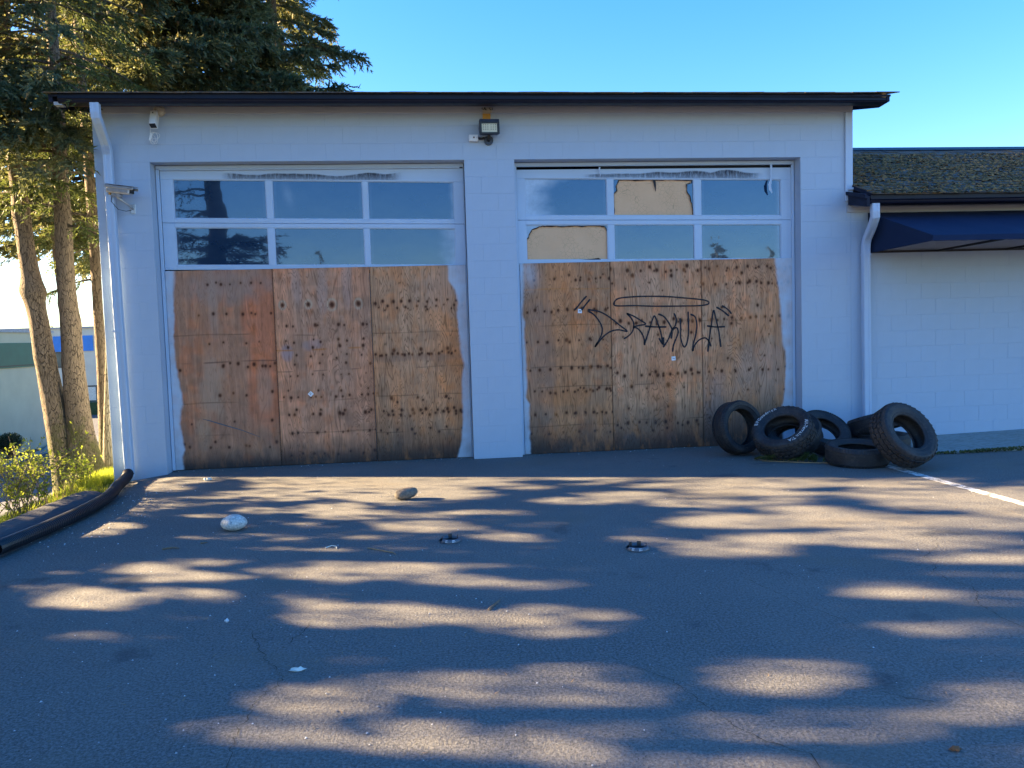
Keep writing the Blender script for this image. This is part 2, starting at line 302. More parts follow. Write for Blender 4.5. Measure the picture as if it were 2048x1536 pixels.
sheet('verge', np.linspace(-3, .42, 40), np.linspace(-30, 40, 140), land_z, 'verge_soil', rough=.05)
sheet('driveway', np.r_[np.linspace(-200, -20, 8), np.linspace(-19, -3.0, 30)], np.linspace(-60, 120, 50), land_z, 'old_asphalt')
m = MB(); n = 48; m.v = [(600*math.cos(2*math.pi*k/n), 600*math.sin(2*math.pi*k/n), -4) for k in range(n)]; m.f = [tuple(range(n))]; m.mi = [0]
m.build('ground', MAT['far_ground'])['kind'] = 'structure'
# asphalt kerb berm beside the verge
kp = [(.40, -1.30, .02), (.42, -1.5, .09), (.44, -1.9, .105), (.43, -2.4, .11), (.42, -2.9, .11), (.41, -3.5, .11), (.36, -5, .11), (.2, -8, .11), (0, -12, .11), (-.1, -20, .11)]
prof = [(-.19, -.22), (-.15, .0), (-.10, .006), (.02, -.006), (.09, -.045), (.16, -.12), (.17, -.25)]
V = []; rows = 0
for i in range(len(kp)-1):
    for s in range(8):
        q = s/8; a, b = kp[i], kp[i+1]; x, y, h = [a[k]*(1-q)+b[k]*q for k in range(3)]
        for px, pz in prof:
            V.append((x+px+random.uniform(-.006, .006), y, max(h, .03)+pz*(h/.11 if pz > -.2 else 1)+random.uniform(-.005, .005)))
        rows += 1
np_mesh('kerb', V, grid(len(prof), rows), MAT['old_asphalt'])['kind'] = 'structure'
# concrete walkway along the lower wing, with a mossy edge
m = MB(); xs = np.linspace(9.25, 15, 30); rag = [random.uniform(-.012, .012) for _ in xs]
for i, x in enumerate(xs):
    h = .02+.024*(x-9.6)*.9 if x > 9.5 else .02
    y0 = -1.2+(.03 if x < 9.9 else 0)+rag[i]*.6
    m.v += [(x, -.003, h+.004), (x, y0+.02, h), (x, y0, h-.012), (x, y0-.004, -.06)]
    if i: 
        for k in range(3): m.f.append((4*i-4+k, 4*i+k, 4*i+k+1, 4*i-3+k)); m.mi.append(0)
m.f.append((0, 1, 2, 3)); m.mi.append(0)
wk = m.build('walkway', MAT['concrete'], fix=False); wk['kind'] = 'structure'
V = []; F = []
for i in range(900):
    x = random.uniform(9.55, 13); h = .02+.0216*(x-9.6); y = -1.215+random.gauss(0, .012); z = random.uniform(0, h) if random.random() < .6 else h
    r = random.uniform(.008, .02); b = len(V); c = Vector((x, y, z)); V += [c+Vector((-r, 0, 0)), c+Vector((r, 0, 0)), c+Vector((0, -r, 0)), c+Vector((0, r, r*.4)), c+Vector((0, 0, r))]
    F += [(b, b+2, b+4), (b+2, b+1, b+4), (b+1, b+3, b+4), (b+3, b, b+4)]
o = np_mesh('edge_moss', V, F, MAT['moss']); o['kind'] = 'stuff'
# painted line
m = MB(); P0 = Vector((8.60, -1.62)); P1 = Vector((8.635, -8.2)); nn = 40
for i in range(nn+1):
    p = P0.lerp(P1, i/nn); m.v += [(p.x-.052+random.uniform(-.004, .004), p.y, .004), (p.x+.052+random.uniform(-.004, .004), p.y, .004)]
    if i: m.f.append((2*i-2, 2*i-1, 2*i+1, 2*i)); m.mi.append(0)
m.build('parking_line', MAT['line_paint'], fix=False)['kind'] = 'structure'
# cracks: thin dirt filled ribbons in the asphalt
CR = [[(2.822,-5.377),(2.885,-5.541),(2.936,-5.661),(2.997,-5.805),(3.06,-5.914),(3.115,-6.028),(3.1,-6.113),(3.06,-6.178),(3.044,-6.265),(3.049,-6.352),(3.029,-6.43),(3.029,-6.526),(3.048,-6.637),(3.05,-7.6)],
 [(3.17,-5.268),(3.128,-5.342),(3.109,-5.463),(3.078,-5.575),(3.049,-5.681)],
 [(7.257,-4.515),(7.203,-4.634),(6.955,-4.856),(6.898,-5.039),(6.805,-5.176),(6.798,-5.344),(6.833,-5.464),(6.782,-5.583),(6.709,-5.672),(6.669,-5.799),(6.668,-5.908),(6.675,-6.6)],
 [(5.651,-5.046),(5.681,-5.125),(5.723,-5.339),(5.779,-5.557),(5.828,-5.681),(5.886,-5.801),(5.95,-6.2)],
 [(4.631,-6.127),(4.735,-6.211),(4.814,-6.325),(4.84,-6.447),(4.867,-6.551),(4.902,-6.65),(4.932,-6.752),(5.016,-6.891),(5.107,-6.972),(5.119,-7.4)],
 [(5.486,-6.462),(5.617,-6.576),(5.737,-6.672),(5.822,-6.717)], [(2.388,-3.814),(2.555,-4.008),(2.707,-4.247)], [(3.28,-2.42),(3.05,-2.55),(2.8,-2.62)]]
for ln in CR:
    m = MB(); pts = []
    for a, b in zip(ln, ln[1:]):
        for s in range(5):
            q = s/5; pts.append((a[0]*(1-q)+b[0]*q+random.uniform(-.012, .012), a[1]*(1-q)+b[1]*q+random.uniform(-.008, .008)))
    for i, p in enumerate(pts):
        wdt = random.uniform(.0005, .0026)*(.4 if i < 3 or i > len(pts)-4 else 1); d = Vector(pts[min(i+1, len(pts)-1)])-Vector(pts[max(i-1, 0)]); nrm = Vector((-d.y, d.x)).normalized()*wdt
        m.v += [(p[0]+nrm.x, p[1]+nrm.y, .0035), (p[0]-nrm.x, p[1]-nrm.y, .0035)]
        if i: m.f.append((2*i-2, 2*i-1, 2*i+1, 2*i)); m.mi.append(0)
    m.build('crack', MAT['crack_dirt'], lot, fix=False)
# ================================================================ WORKSHOP
C = .2032; BW = .4064
shop = empty('workshop', (4.6, 0, 0), 'white painted block workshop with two boarded garage doors under a black gutter', 'workshop')
def P(o): o.location = Vector(o.location)-Vector((4.6, 0, 0)); return o     # parts are modelled in world metres, kept relative to the thing
DL, DR = (.614, 4.278), (4.890, 8.533)
B_ = .0024    # mortar bed sits this far behind the block faces
m = MB()
for x0, x1, z0, z1 in ((0.004, DL[0]-.003, -.3, 4.267), (DL[1]+.003, DR[0]-.003, -.3, 4.267), (DR[1]+.003, 9.2, -.3, 4.267)): m.box(x0, x1, B_, .2, z0, z1)
for x0, x1 in (DL, DR): m.box(x0-.003, x1+.003, B_, .2, 18*C+.003, 4.267)
m.box(.004, .2, .2, 6.4, -1.2, 4.267); m.box(9.0, 9.2, .2, 6.4, -.3, 4.267); m.box(.2, 9.0, 6.2, 6.4, -1.2, 4.267)
m.add([(0.004, 0.2, 4.267), (.2, .2, 4.267), (.2, 6.4, 4.267), (.004, 6.4, 4.267), (.004, 3.2, 5.12), (.2, 3.2, 5.12)], [(0, 1, 5, 4), (4, 5, 2, 3), (0, 4, 3), (1, 2, 5), (0, 3, 2, 1)])
m.add([(9.0, 0.2, 4.267), (9.2, .2, 4.267), (9.2, 6.4, 4.267), (9.0, 6.4, 4.267), (9.0, 3.2, 5.12), (9.2, 3.2, 5.12)], [(0, 1, 5, 4), (4, 5, 2, 3), (0, 4, 3), (1, 2, 5), (0, 3, 2, 1)])
wall = P(m.build('wall', MAT['wall_paint'], shop))
def block_mesh(wd, name):    # chamfered block face, a few mm proud of the mortar bed
    g = .0011; c = .0018; x0, x1, z0, z1 = g, wd-g, g, C-g; m = MB()
    vs = [(x0+c, 0, z0+c), (x1-c, 0, z0+c), (x1-c, 0, z1-c), (x0+c, 0, z1-c), (x0, .0014, z0), (x1, .0014, z0), (x1, .0014, z1), (x0, .0014, z1), (x0, .03, z0), (x1, .03, z0), (x1, .03, z1), (x0, .03, z1)]
    m.add(vs, [(0, 1, 2, 3)]+[(4+i, 4+(i+1) % 4, (i+1) % 4, i) for i in range(4)]+[(8+i, 8+(i+1) % 4, 4+(i+1) % 4, 4+i) for i in range(4)])
    me = m.mesh(name, fix=False); me.materials.append(MAT['wall_paint']); return me
BM = {}
def lay(x0, x1, k, off, parent, ox):
    x = x0
    e = x0-off
    while e < x1-.02:
        a, b = max(e, x0), min(e+BW, x1)
        if b-a > .04:
            wd = round(b-a, 3)
            if wd not in BM: BM[wd] = block_mesh(wd, 'concrete_block')
            o = link('concrete_block', BM[wd], parent); o.location = (a-ox, random.uniform(-.0006, .0006), k*C)
            o.rotation_euler = (random.uniform(-.002, .002), random.uniform(-.0012, .0012), random.uniform(-.0012, .0012))
        e += BW
for k in range(-1, 18):
    o_ = 0 if k % 2 else BW/2
    lay(0, DL[0], k, o_, wall, 0); lay(DL[1], DR[0], k, o_, wall, 0); lay(DR[1], 9.2, k, o_, wall, 0)
for k in range(18, 21): lay(0, 9.2, k, 0 if k % 2 else BW/2, wall, 0)
# jamb block ends are part of the wall; frieze and corner trim
m = MB(); m.box(-.002, 6.35, -.022, -.001, 4.212, 4.30); m.box(6.352, 8.64, -.022, -.001, 4.212, 4.30); m.box(8.643, 9.222, -.022, -.001, 4.212, 4.30)
bevel(P(m.build('frieze_board', MAT['frieze_paint'], shop)), .002)
m = MB(); m.box(9.12, 9.216, -.028, -.002, 3.10, 4.21); bevel(P(m.build('corner_board', MAT['trim_paint'], shop)), .003)
m = MB(); m.tube([(9.15, -.03, 3.245), (9.215, -.05, 3.25)], .018, 8); P(m.build('pipe_stub', MAT['trim_paint'], shop))
# roof: deck, rotting fascia, rakes, gutter, shingles
SL = .25
def roof_z(Y): return 4.318+SL*(Y+.45)
m = MB(); m.prism([(-.44, roof_z(-.44)-.02), (3.2, roof_z(3.2)-.02), (6.85, roof_z(-.45)-.02), (6.85, roof_z(-.45)-.045), (3.2, roof_z(3.2)-.05), (-.44, roof_z(-.44)-.045)], -.26, 9.47)
roof = P(m.build('roof', MAT['fascia_wood'], shop))
m = MB(); m.box(-.2, 9.44, -.3235, -.30, 4.204, 4.335); P(m.build('fascia_board', MAT['rot_wood'], shop))
for x0, x1 in ((-.262, -.222), (9.425, 9.462)):
    m = MB(); m.prism([(-.43, 4.222), (-.43, 4.30), (3.2, roof_z(3.2)-.055), (3.2, roof_z(3.2)-.2), (-.2, 4.212)], x0, x1); P(m.build('rake_board', MAT['fascia_wood'], shop))
m = MB(); m.box(-.215, -.13, -.42, -.33, 4.19, 4.225); P(m.build('rafter_tail', MAT['frieze_paint'], shop))
m = MB(); m.box(9.36, 9.415, -.43, -.34, 4.265, 4.33); P(m.build('rafter_tail', MAT['raw_wood'], shop))
def gutter(x0, x1, zt0, zb0, zt1, zb1, yf, n=12):
    def pr(zt, zb):
        h = zt-zb; u = lambda q: zb+h*q
        return [(yf+.125, u(1)), (yf+.125, u(0)), (yf+.03, u(0)), (yf+.012, u(.06)), (yf+.004, u(.2)), (yf+.0, u(.33)), (yf-.006, u(.36)), (yf-.010, u(.40)), (yf-.004, u(.44)), (yf, u(.47)), (yf, u(.93)), (yf-.010, u(.95)), (yf-.010, u(1)), (yf+.010, u(1)),
                (yf+.010, u(.5)), (yf+.02, u(.1)), (yf+.12, u(.05)), (yf+.12, u(1))]
    V = []; L = None
    for i in range(n+1):
        q = i/n; p = pr(zt0+(zt1-zt0)*q, zb0+(zb1-zb0)*q); L = len(p); V += [(x0+(x1-x0)*q, y, z) for y, z in p]
    m = MB(); m.v = V
    for i in range(n):
        for k in range(L): m.f.append((i*L+k, i*L+(k+1) % L, (i+1)*L+(k+1) % L, (i+1)*L+k)); m.mi.append(0)
    p = pr(zt0, zb0); m.f += [tuple(range(14))[::-1], tuple(n*L+k for k in range(14))]; m.mi += [0, 0]
    return m
P(gutter(-.16, 9.405, 4.318, 4.203, 4.262, 4.200, -.45).build('gutter', MAT['gutter_metal'], shop))
def shingle_mesh(wd, dep, th=.011):
    m = MB(); m.box(.003, wd-.003, 0, dep, 0, th); me = m.mesh('shingle'); me.materials.append(MAT['shingle']); return me
SM = shingle_mesh(.305, .3)
for row in range(2):
    for i in range(33):
        x = -.30+.2985*i+(.15 if row else 0)
        if x+.305 > 9.56: continue
        lift = max(0, (x-8.2)/1.3)**2*.012 if row == 0 else 0
        o = link('shingle', SM, roof); y = -.485+row*.14
        o.location = Vector((x, y+random.uniform(-.004, .004), roof_z(y)-.008+row*.012+lift))
        o.rotation_euler = (math.atan(SL)-.03+random.uniform(-.012, .012), random.uniform(-.006, .006), random.uniform(-.008, .008))
# leaves and needles lodged along the gutter edge
V = []; F = []
for i in range(70):
    x = random.choice([random.uniform(-.2, 2.5), random.uniform(7.5, 9.35), random.uniform(-.2, 9.3)]); zt = 4.318-.060*max(0, x+.16)/9.565; b = len(V); a = random.uniform(0, 6.28); r = random.uniform(.012, .035)
    c = Vector((x, -.43, zt+random.uniform(-.004, .006))); V += [c+Vector((math.cos(a)*r, -.02*random.random(), math.sin(a)*r*.4)), c-Vector((math.cos(a)*r, 0, math.sin(a)*r*.4)), c+Vector((0, .01, r*.6))]; F.append((b, b+1, b+2))
o = np_mesh('gutter_litter', V, F, MAT['dry_stem'], shop); P(o); o['kind'] = 'stuff'
def downspout(name, pts, parent, off, w=.096, d=.072):
    """rectangular corrugated pipe along pts (X, Y, Z), mitred bends"""
    m = MB(); pts = [Vector(p) for p in pts]; n = len(pts)
    for i, p in enumerate(pts):
        t = (pts[min(i+1, n-1)]-pts[max(i-1, 0)]).normalized(); x = Vector((1, 0, 0)); x = (x-t*x.dot(t)).normalized(); y = t.cross(x)
        b = len(m.v)
        for a, c in ((-1,-.8),(-.85,-1),(-.35,-1),(-.3,-.86),(.3,-.86),(.35,-1),(.85,-1),(1,-.8),(1,.8),(.85,1),(-.85,1),(-1,.8)): m.v.append(tuple(p+x*a*w/2-y*c*d/2))
        if i:
            for k in range(12): m.f.append((b-12+k, b-12+(k+1) % 12, b+(k+1) % 12, b+k)); m.mi.append(0)
    m.f += [tuple(range(12))[::-1], tuple(len(m.v)-12+k for k in range(12))]; m.mi += [0, 0]
    o = m.build(name, MAT['trim_paint'], parent); o.location -= Vector(off); return o
def bend(p0, p1, n=7):   # ribbed elbow: small in-out steps
    out = []
    for i in range(n):
        q = i/(n-1); out.append(tuple(a*(1-q)+b*q for a, b in zip(p0, p1)))
    return out
ds = downspout('downspout', [(.215, -.415, 4.21), (.215, -.415, 4.11), (.217, -.405, 4.06), (.218, -.37, 4.02), (.20, -.22, 3.90), (.195, -.14, 3.83), (.192, -.105, 3.78), (.192, -.095, 3.72), (.192, -.095, 3.3), (.2, -.095, 2.0), (.212, -.095, .9), (.218, -.095, .25), (.222, -.098, .10), (.225, -.11, .04), (.23, -.135, .0), (.235, -.16, -.01)], shop, (4.6, 0, 0))
m = MB()
for k in range(9):
    z = 3.835-.013*k; m.box(.145, .241, -.182+.004*k*1.2-.0, -.178+.004*k*1.2, z, z+.004)
m.box(.140, .247, -.134, -.055, 1.695, 1.715)
for k in range(5): m.box(.168+.002*k, .274, -.148-.008*k, -.143-.008*k, .075-.018*k, .08-.018*k)
P(m.build('downspout_ribs', MAT['trim_paint'], shop))['kind'] = 'stuff'
# ---------------------------------------------------------------- plywood sheets
def sheet_colors(X, Z, seed, base, grey, orange, rows, damp, ringed=False, lp=None, rp=None, topfade=None, fig=1.0, scuffs=(), hlines=()):
    """point colours of one weathered sheet; alpha is 1 on bare wood, 0 under white overspray"""
    base, grey, orange = map(np.array, (base, grey, orange)); one = X[..., None]*0+1
    n1 = fbm(X*2.2+seed, Z*1.1+seed*3, seed); n2 = fbm(X*6+seed, Z*1.6, seed+1); n3 = fbm(X*9, Z*9+seed, seed+2); veneer = vnoise(X*3.2+seed*7, Z*.001+.5, seed+4)
    c = one*base; c = c*(1+.34*(veneer-.5)[..., None])*(1+.30*(n2-.5)[..., None])
    g = sstep(.42, .64, n1)[..., None]; c = c*(1-.8*g)+grey*.8*g
    q = sstep(.52, .72, n2*.6+n3*.4)[..., None]; c = c*(1-.42*q)+orange*.42*q
    st_ = vnoise(X*42+seed, Z*1.6, seed+20)-.5; sp_ = fbm(X*26+seed, Z*14, seed+21, 3)-.5; bd_ = fbm(X*2+seed, Z*16, seed+22, 3)-.5
    c = c*(1+.36*st_+.34*sp_+.16*bd_)[..., None]
    gw = sstep(.52, .70, fbm(X*5+seed*2, Z*7, seed+23, 4))[..., None]*.26; c = c*(1-gw)+np.array((.22, .14, .095))*gw
    for sx, sz, srx, srz, sc_, ss in scuffs:
        e = ((X-sx)/srx)**2+((Z-sz)/srz)**2; m_ = (ss*.85*sstep(1.7, .1, e+.9*(fbm(X*7+seed, Z*5, seed+11)-.5)*2))[..., None]; c = c*(1-m_)+np.array(sc_)*(1+.25*(n3-.5)[..., None])*m_
    for hz, hc, hw, hs_ in hlines:
        l = (hs_*np.exp(-((Z-hz-.006*np.sin(X*5))/hw)**2)*sstep(.2, .45, vnoise(X*7+seed, Z*0+hz, seed+12)))[..., None]; c = c*(1-l)+np.array(hc)*l
    # horizontal veneer repair lines and checks
    for z in (1.62, .82, .38): 
        zz = z+.03*math.sin(seed*5+z*9); l = np.exp(-((Z-zz-.004*np.sin(X*7))/.006)**2)[..., None]*.55*sstep(.35, .6, vnoise(X*4+seed, Z*0+z, seed+9))[..., None]; c = c*(1-l)+np.array((.05, .03, .02))*l
    rs = np.random.default_rng(seed); x0, x1 = X.min(), X.max()
    for z, ph, sp, r, jit in rows:
        x = x0+ph
        while x < x1:
            kx = x+rs.normal(0, .012); kz = z+rs.normal(0, jit); rr = r*1.12*rs.uniform(.75, 1.25)
            d = np.hypot((X-kx), (Z-kz)*.8)
            k = np.exp(-(d/rr)**4)[..., None]; h = np.exp(-(d/(rr*1.9))**2)[..., None]*.24
            c = c*(1-h)+np.array((.17, .055, .022))*h
            if ringed and r > .02: 
                rg = np.exp(-((d-rr*1.7)/.012)**2)[..., None]*.85; c = c*(1-rg)+np.array((.62, .46, .32))*rg
            c = c*(1-k)+np.array((.075, .024, .014))*k; x += sp
    if damp:
        e = damp+.16*(fbm(X*3+seed, Z*2, seed+5)-.5)*2; dm = (.66*(1-sstep(e*.25, e*1.25, Z))+.30*(1-sstep(.02, e*.6, Z)))[..., None]; c = c*(1-dm)+np.array((.045, .040, .042))*dm
    lowg = (sstep(.9, .2, Z)*sstep(.4, .7, fbm(X*4, Z*3+seed, seed+6)))[..., None]*.35; c = c*(1-lowg)+np.array((.11, .095, .09))*lowg
    ed = (np.exp(-(np.minimum(X-X.min(), X.max()-X)/.006)**2)*.6)[..., None]; c = c*(1-ed)+np.array((.035, .024, .018))*ed  # edge colour darkened to imitate the dark gaps at the seams
    a = np.ones_like(X)*fig; paintc = np.array((.50, .60, .72))
    for pl, sgn in ((lp, 1), (rp, -1)):
        if pl is None: continue
        zs = [p[1] for p in pl][::-1]; xs = [p[0] for p in pl][::-1]; lim = np.interp(Z, zs, xs)+.022*(fbm(Z*14, X*9, seed+7)-.5)
        wdt = .012+.04*vnoise(Z*3, Z*0+seed, seed+8); mk = sstep(-wdt, .012, (lim-X)*sgn)
        mk = np.clip(mk*(.85+.4*(n3-.5)), 0, 1)[..., None]; c = c*(1-mk)+paintc*mk; a = a*(1-mk[..., 0])
    if topfade is not None:
        tx, tz, tr = topfade; mk = (np.exp(-(((X-tx)/tr)**2+((Z-tz)/(tr*1.7))**2))*.8*(.6+.8*(n3-.3)))[..., None].clip(0, .85); c = c*(1-mk)+paintc*mk; a = a*(1-mk[..., 0])
    return np.concatenate([np.clip(c, .004, 1), a[..., None]], -1)
def ply_sheet(x0, x1, z0, z1, parent, label, **kw):
    st = .0095; nx = int((x1-x0)/st)+1; nz = int((z1-z0)/st)+1; xs = np.linspace(x0, x1, nx); zs = np.linspace(z0, z1, nz); X, Z = np.meshgrid(xs, zs)
    col = sheet_colors(X, Z, **kw).reshape(-1, 4); sd = kw['seed']
    bow = .004*(fbm(X*1.2+sd, Z*1.2, sd)-.5)
    V = np.stack([X, .165+bow, Z], -1).reshape(-1, 3); F = grid(nx, nz)
    # thickness: edge strip and back
    edge = np.r_[np.arange(nx), np.arange(1, nz)*nx+nx-1, (nz-1)*nx+np.arange(nx-2, -1, -1), np.arange(nz-2, 0, -1)*nx]
    Vb = V[edge].copy(); Vb[:, 1] = .1835; b0 = len(V); ne = len(edge); i = np.arange(ne); j = (i+1) % ne
    F = np.r_[F, np.stack([edge[i], b0+i, b0+j, edge[j]], -1)]
    o = np_mesh('plywood_sheet', np.r_[V, Vb]-np.array((4.6, 0, 0)), F, MAT['plywood'], parent, False, np.r_[col, col[edge]]); o['label'] = label; return o
LLEFT = [(.751,2.411),(.737,2.162),(.741,1.892),(.718,1.583),(.722,1.272),(.745,1.115),(.765,.958),(.775,.801),(.743,.724),(.73,.567),(.761,.369),(.773,.25),(.73,.153),(.742,.0)]
LRIGHT = [(4.044,2.42),(4.058,2.22),(4.134,2.099),(4.159,1.958),(4.142,1.759),(4.163,1.477),(4.187,1.315),(4.213,1.193),(4.176,.993),(4.172,.587),(4.14,.222),(4.081,0)]
RLEFT = [(4.973,2.41),(4.963,2.069),(4.936,1.777),(4.97,1.684),(4.964,1.482),(4.976,1.242),(4.976,.927),(4.966,.723),(5.005,.647),(4.997,.367),(5.006,0)]
RRIGHT = [(8.28,2.413),(8.292,2.196),(8.32,1.988),(8.356,1.664),(8.363,1.341),(8.402,1.206),(8.399,.938),(8.388,.804),(8.377,.612),(8.356,.497),(8.35,0)]
def zl(y): return 2.41-(y-130)/510
def zr(y): return 2.41-(y-95)/560
ROWS = {
 'L1': [(zl(215),.03,.62,.013,.02),(zl(218),.48,.13,.011,.015),(zl(400),.08,.30,.013,.006),(zl(400),.53,.17,.014,.006),(zl(575),.02,.44,.014,.01),(zl(578),.64,.42,.011,.01),(zl(715),.62,.09,.016,.02),(zl(730),.09,.52,.015,.01),(zl(890),.08,.64,.016,.015),(zl(900),.58,.3,.015,.01),(zl(1060),.22,.47,.014,.02),(zl(1200),.12,.36,.015,.02),(zl(1225),.17,.24,.013,.012)],
 'L2': [(zl(357),.10,.30,.024,.004),(zl(485),.16,.30,.016,.004),(zl(487),.22,.30,.011,.004),(zl(575),.12,.31,.012,.01),(zl(592),.22,.31,.011,.006),(zl(618),.14,.31,.016,.006),(zl(672),.24,.31,.014,.012),(zl(682),.40,.31,.011,.012),(zl(725),.20,.31,.014,.008),(zl(795),.24,.31,.012,.008),(zl(797),.13,.31,.008,.01),(zl(890),.14,.31,.013,.01),(zl(930),.08,.153,.012,.008),(zl(932),.15,.31,.016,.006),(zl(1015),.20,.31,.014,.01),(zl(1040),.10,.31,.017,.006),(zl(1042),.17,.31,.016,.006),(zl(1160),.14,.31,.015,.008),(zl(1155),.21,.31,.012,.008),(zl(1290),.1,.15,.014,.012)],
 'L3': [(zl(350),.03,.111,.015,.006),(zl(383),.09,.115,.012,.012),(zl(400),.16,.28,.010,.008),(zl(655),.26,.33,.017,.004),(zl(683),.05,.062,.013,.008),(zl(690),.10,.29,.015,.006),(zl(960),.21,.33,.016,.006),(zl(978),.28,.33,.012,.006),(zl(1042),.10,.11,.016,.010),(zl(1065),.15,.085,.015,.010),(zl(1075),.33,.33,.013,.006),(zl(1160),.05,.21,.013,.012),(zl(1185),.12,.33,.012,.006)],
 'R1': [(zr(205),.17,.30,.012,.016),(zr(212),.62,.085,.015,.02),(zr(430),.08,.10,.015,.014),(zr(425),.60,.17,.012,.01),(zr(645),.05,.14,.014,.008),(zr(640),.57,.3,.017,.006),(zr(840),.10,.13,.014,.010),(zr(838),.62,.12,.015,.010),(zr(1000),.17,.08,.013,.014),(zr(995),.69,.09,.014,.014),(zr(1165),.15,.13,.013,.008),(zr(1160),.66,.12,.014,.008),(zr(1300),.1,.2,.012,.01)],
 'R2': [(zr(140),.02,.50,.020,.012),(zr(165),.20,.195,.017,.014),(zr(195),.30,.50,.021,.006),(zr(165),.58,.14,.014,.012),(zr(255),.02,.50,.012,.012),(zr(300),.18,.5,.010,.02),(zr(522),.13,.095,.018,.014),(zr(540),.06,.27,.013,.012),(zr(620),.15,.45,.013,.02),(zr(885),.07,.49,.017,.008),(zr(905),.38,.095,.018,.008),(zr(915),.18,.49,.015,.008),(zr(985),.25,.49,.019,.006),(zr(1000),.46,.49,.010,.01),(zr(1140),.22,.5,.012,.02),(zr(1255),.06,.13,.016,.018),(zr(1290),.12,.2,.013,.012)],
 'R3': [(zr(155),.06,.14,.015,.012),(zr(170),.12,.2,.014,.02),(zr(270),.02,.15,.014,.008),(zr(265),.5,.13,.018,.01),(zr(440),.25,.5,.016,.008),(zr(515),.10,.105,.016,.010),(zr(545),.41,.5,.014,.012),(zr(655),.1,.4,.009,.02),(zr(805),.34,.5,.012,.008),(zr(885),.17,.24,.013,.012),(zr(902),.06,.19,.016,.008),(zr(1050),.1,.5,.012,.012),(zr(1250),.08,.3,.014,.02)]}
# ---------------------------------------------------------------- garage doors
def door(span, xc, slope, cols, rows, label):
    xl, xr = span; sh = lambda x, z: z+slope*(x-xc)
    m = MB()
    def b(x0, x1, z0, z1, y0=.190, y1=.235):   # member sheared by the sag of the door
        m.add([(x0,y0,sh(x0,z0)),(x1,y0,sh(x1,z0)),(x1,y1,sh(x1,z0)),(x0,y1,sh(x0,z0)),(x0,y0,sh(x0,z1)),(x1,y0,sh(x1,z1)),(x1,y1,sh(x1,z1)),(x0,y1,sh(x0,z1))],
              [(0,3,2,1),(4,5,6,7),(0,1,5,4),(1,2,6,5),(2,3,7,6),(3,0,4,7)])
    x0, x1 = xl+.043, xr-.012; c0, c1 = cols[0][0], cols[-1][1]; (t1, b1), (t2, b2) = rows; mid = (b1+t2)/2
    top = 3.575 if 'graffiti' in label else 3.60
    m.add([(x0,.190,sh(x0,t1)),(x1,.190,sh(x1,t1)),(x1,.235,sh(x1,t1)),(x0,.235,sh(x0,t1)),(x0,.190,top),(x1,.190,top),(x1,.235,top),(x0,.235,top)], [(0,3,2,1),(4,5,6,7),(0,1,5,4),(1,2,6,5),(2,3,7,6),(3,0,4,7)])
    b(c0, c1, mid+.002, b1, .1905); b(c0, c1, t2, mid-.002, .1905); b(c0, c1, b2-.055, b2, .1905)
    for xa, xb in ((x0, c0), (c1, x1)): b(xa, xb, mid+.002, t1, .191); b(xa, xb, b2-.055, mid-.002, .191)
    for (a, q), (c, d) in zip(cols, cols[1:]): b(q, c, b1, t1, .192); b(q, c, b2, t2, .192)
    m.box(x0, x1, .192, .235, .0, b2-.11)
    d = P(m.build('garage_door', MAT['door_paint'], shop)); d['label'] = label; bevel(d, .003)
    g = MB(); g.box(x0+.01, x1-.01, .30, .31, .02, 3.6); g.build('backing', MAT['dark_void'], d)
    # glazing beads, pale aluminium lips round each light
    m = MB()
    for a, q in cols:
        for (t_, b_) in rows:
            for x_0, x_1, z_0, z_1 in ((a, a+.008, b_, t_), (q-.008, q, b_, t_), (a+.008, q-.008, b_, b_+.008), (a+.008, q-.008, t_-.008, t_)):
                m.add([(x_0,.200,sh(x_0,z_0)),(x_1,.200,sh(x_1,z_0)),(x_1,.214,sh(x_1,z_0)),(x_0,.214,sh(x_0,z_0)),(x_0,.200,sh(x_0,z_1)),(x_1,.200,sh(x_1,z_1)),(x_1,.214,sh(x_1,z_1)),(x_0,.214,sh(x_0,z_1))], [(0,3,2,1),(4,5,6,7),(0,1,5,4),(1,2,6,5),(2,3,7,6),(3,0,4,7)])
    m.build('glazing_bead', MAT['trim_paint'], d)
    return d, sh
def glass(d, sh, a, q, b_, t_, frost=None, seed=1, label=None):
    nx, nz = 44, 22; X, Z = np.meshgrid(np.linspace(a+.004, q-.004, nx), np.linspace(b_+.004, t_-.004, nz)); U = (X-a)/(q-a); Wv = (Z-b_)/(t_-b_)
    f = frost(U, Wv, fbm(U*3+seed, Wv*3, seed)) if frost else np.zeros_like(U); f = np.clip(f+.10*sstep(.94, 1.0, U)+.10*sstep(.06, 0, U)+.03*fbm(U*6, Wv*5+seed, seed), 0, 1)
    ZZ = np.vectorize(sh)(X, Z); V = np.stack([X-4.6, X*0+.211, ZZ], -1).reshape(-1, 3)
    V = np.r_[V, V+np.array((0, .006, 0))]; F = grid(nx, nz); n = nx*nz
    col = np.repeat(f.reshape(-1, 1), 4, 1); o = np_mesh('window_pane', V, np.r_[F, F[:, ::-1]+n], MAT['window_glass'], d, True, np.r_[col, col])
    if label: o['label'] = label
    return o
LC = [(.80, 1.88), (1.955, 3.032), (3.095, 4.148)]; LR_ = [(3.466, 3.005), (2.897, 2.447)]
RC = [(5.035, 6.076), (6.158, 7.206), (7.298, 8.362)]; RR_ = [(3.444, 2.985), (2.872, 2.432)]
dl, shl = door(DL, 2.46, -.0195, LC, LR_, 'left garage door with six whole dark panes above bare plywood')
dr, shr = door(DR, 6.70, -.0141, RC, RR_, 'right garage door with two broken panes above plywood bearing graffiti')
for d in (dl, dr): d.location = (-4.6, 0, 0)
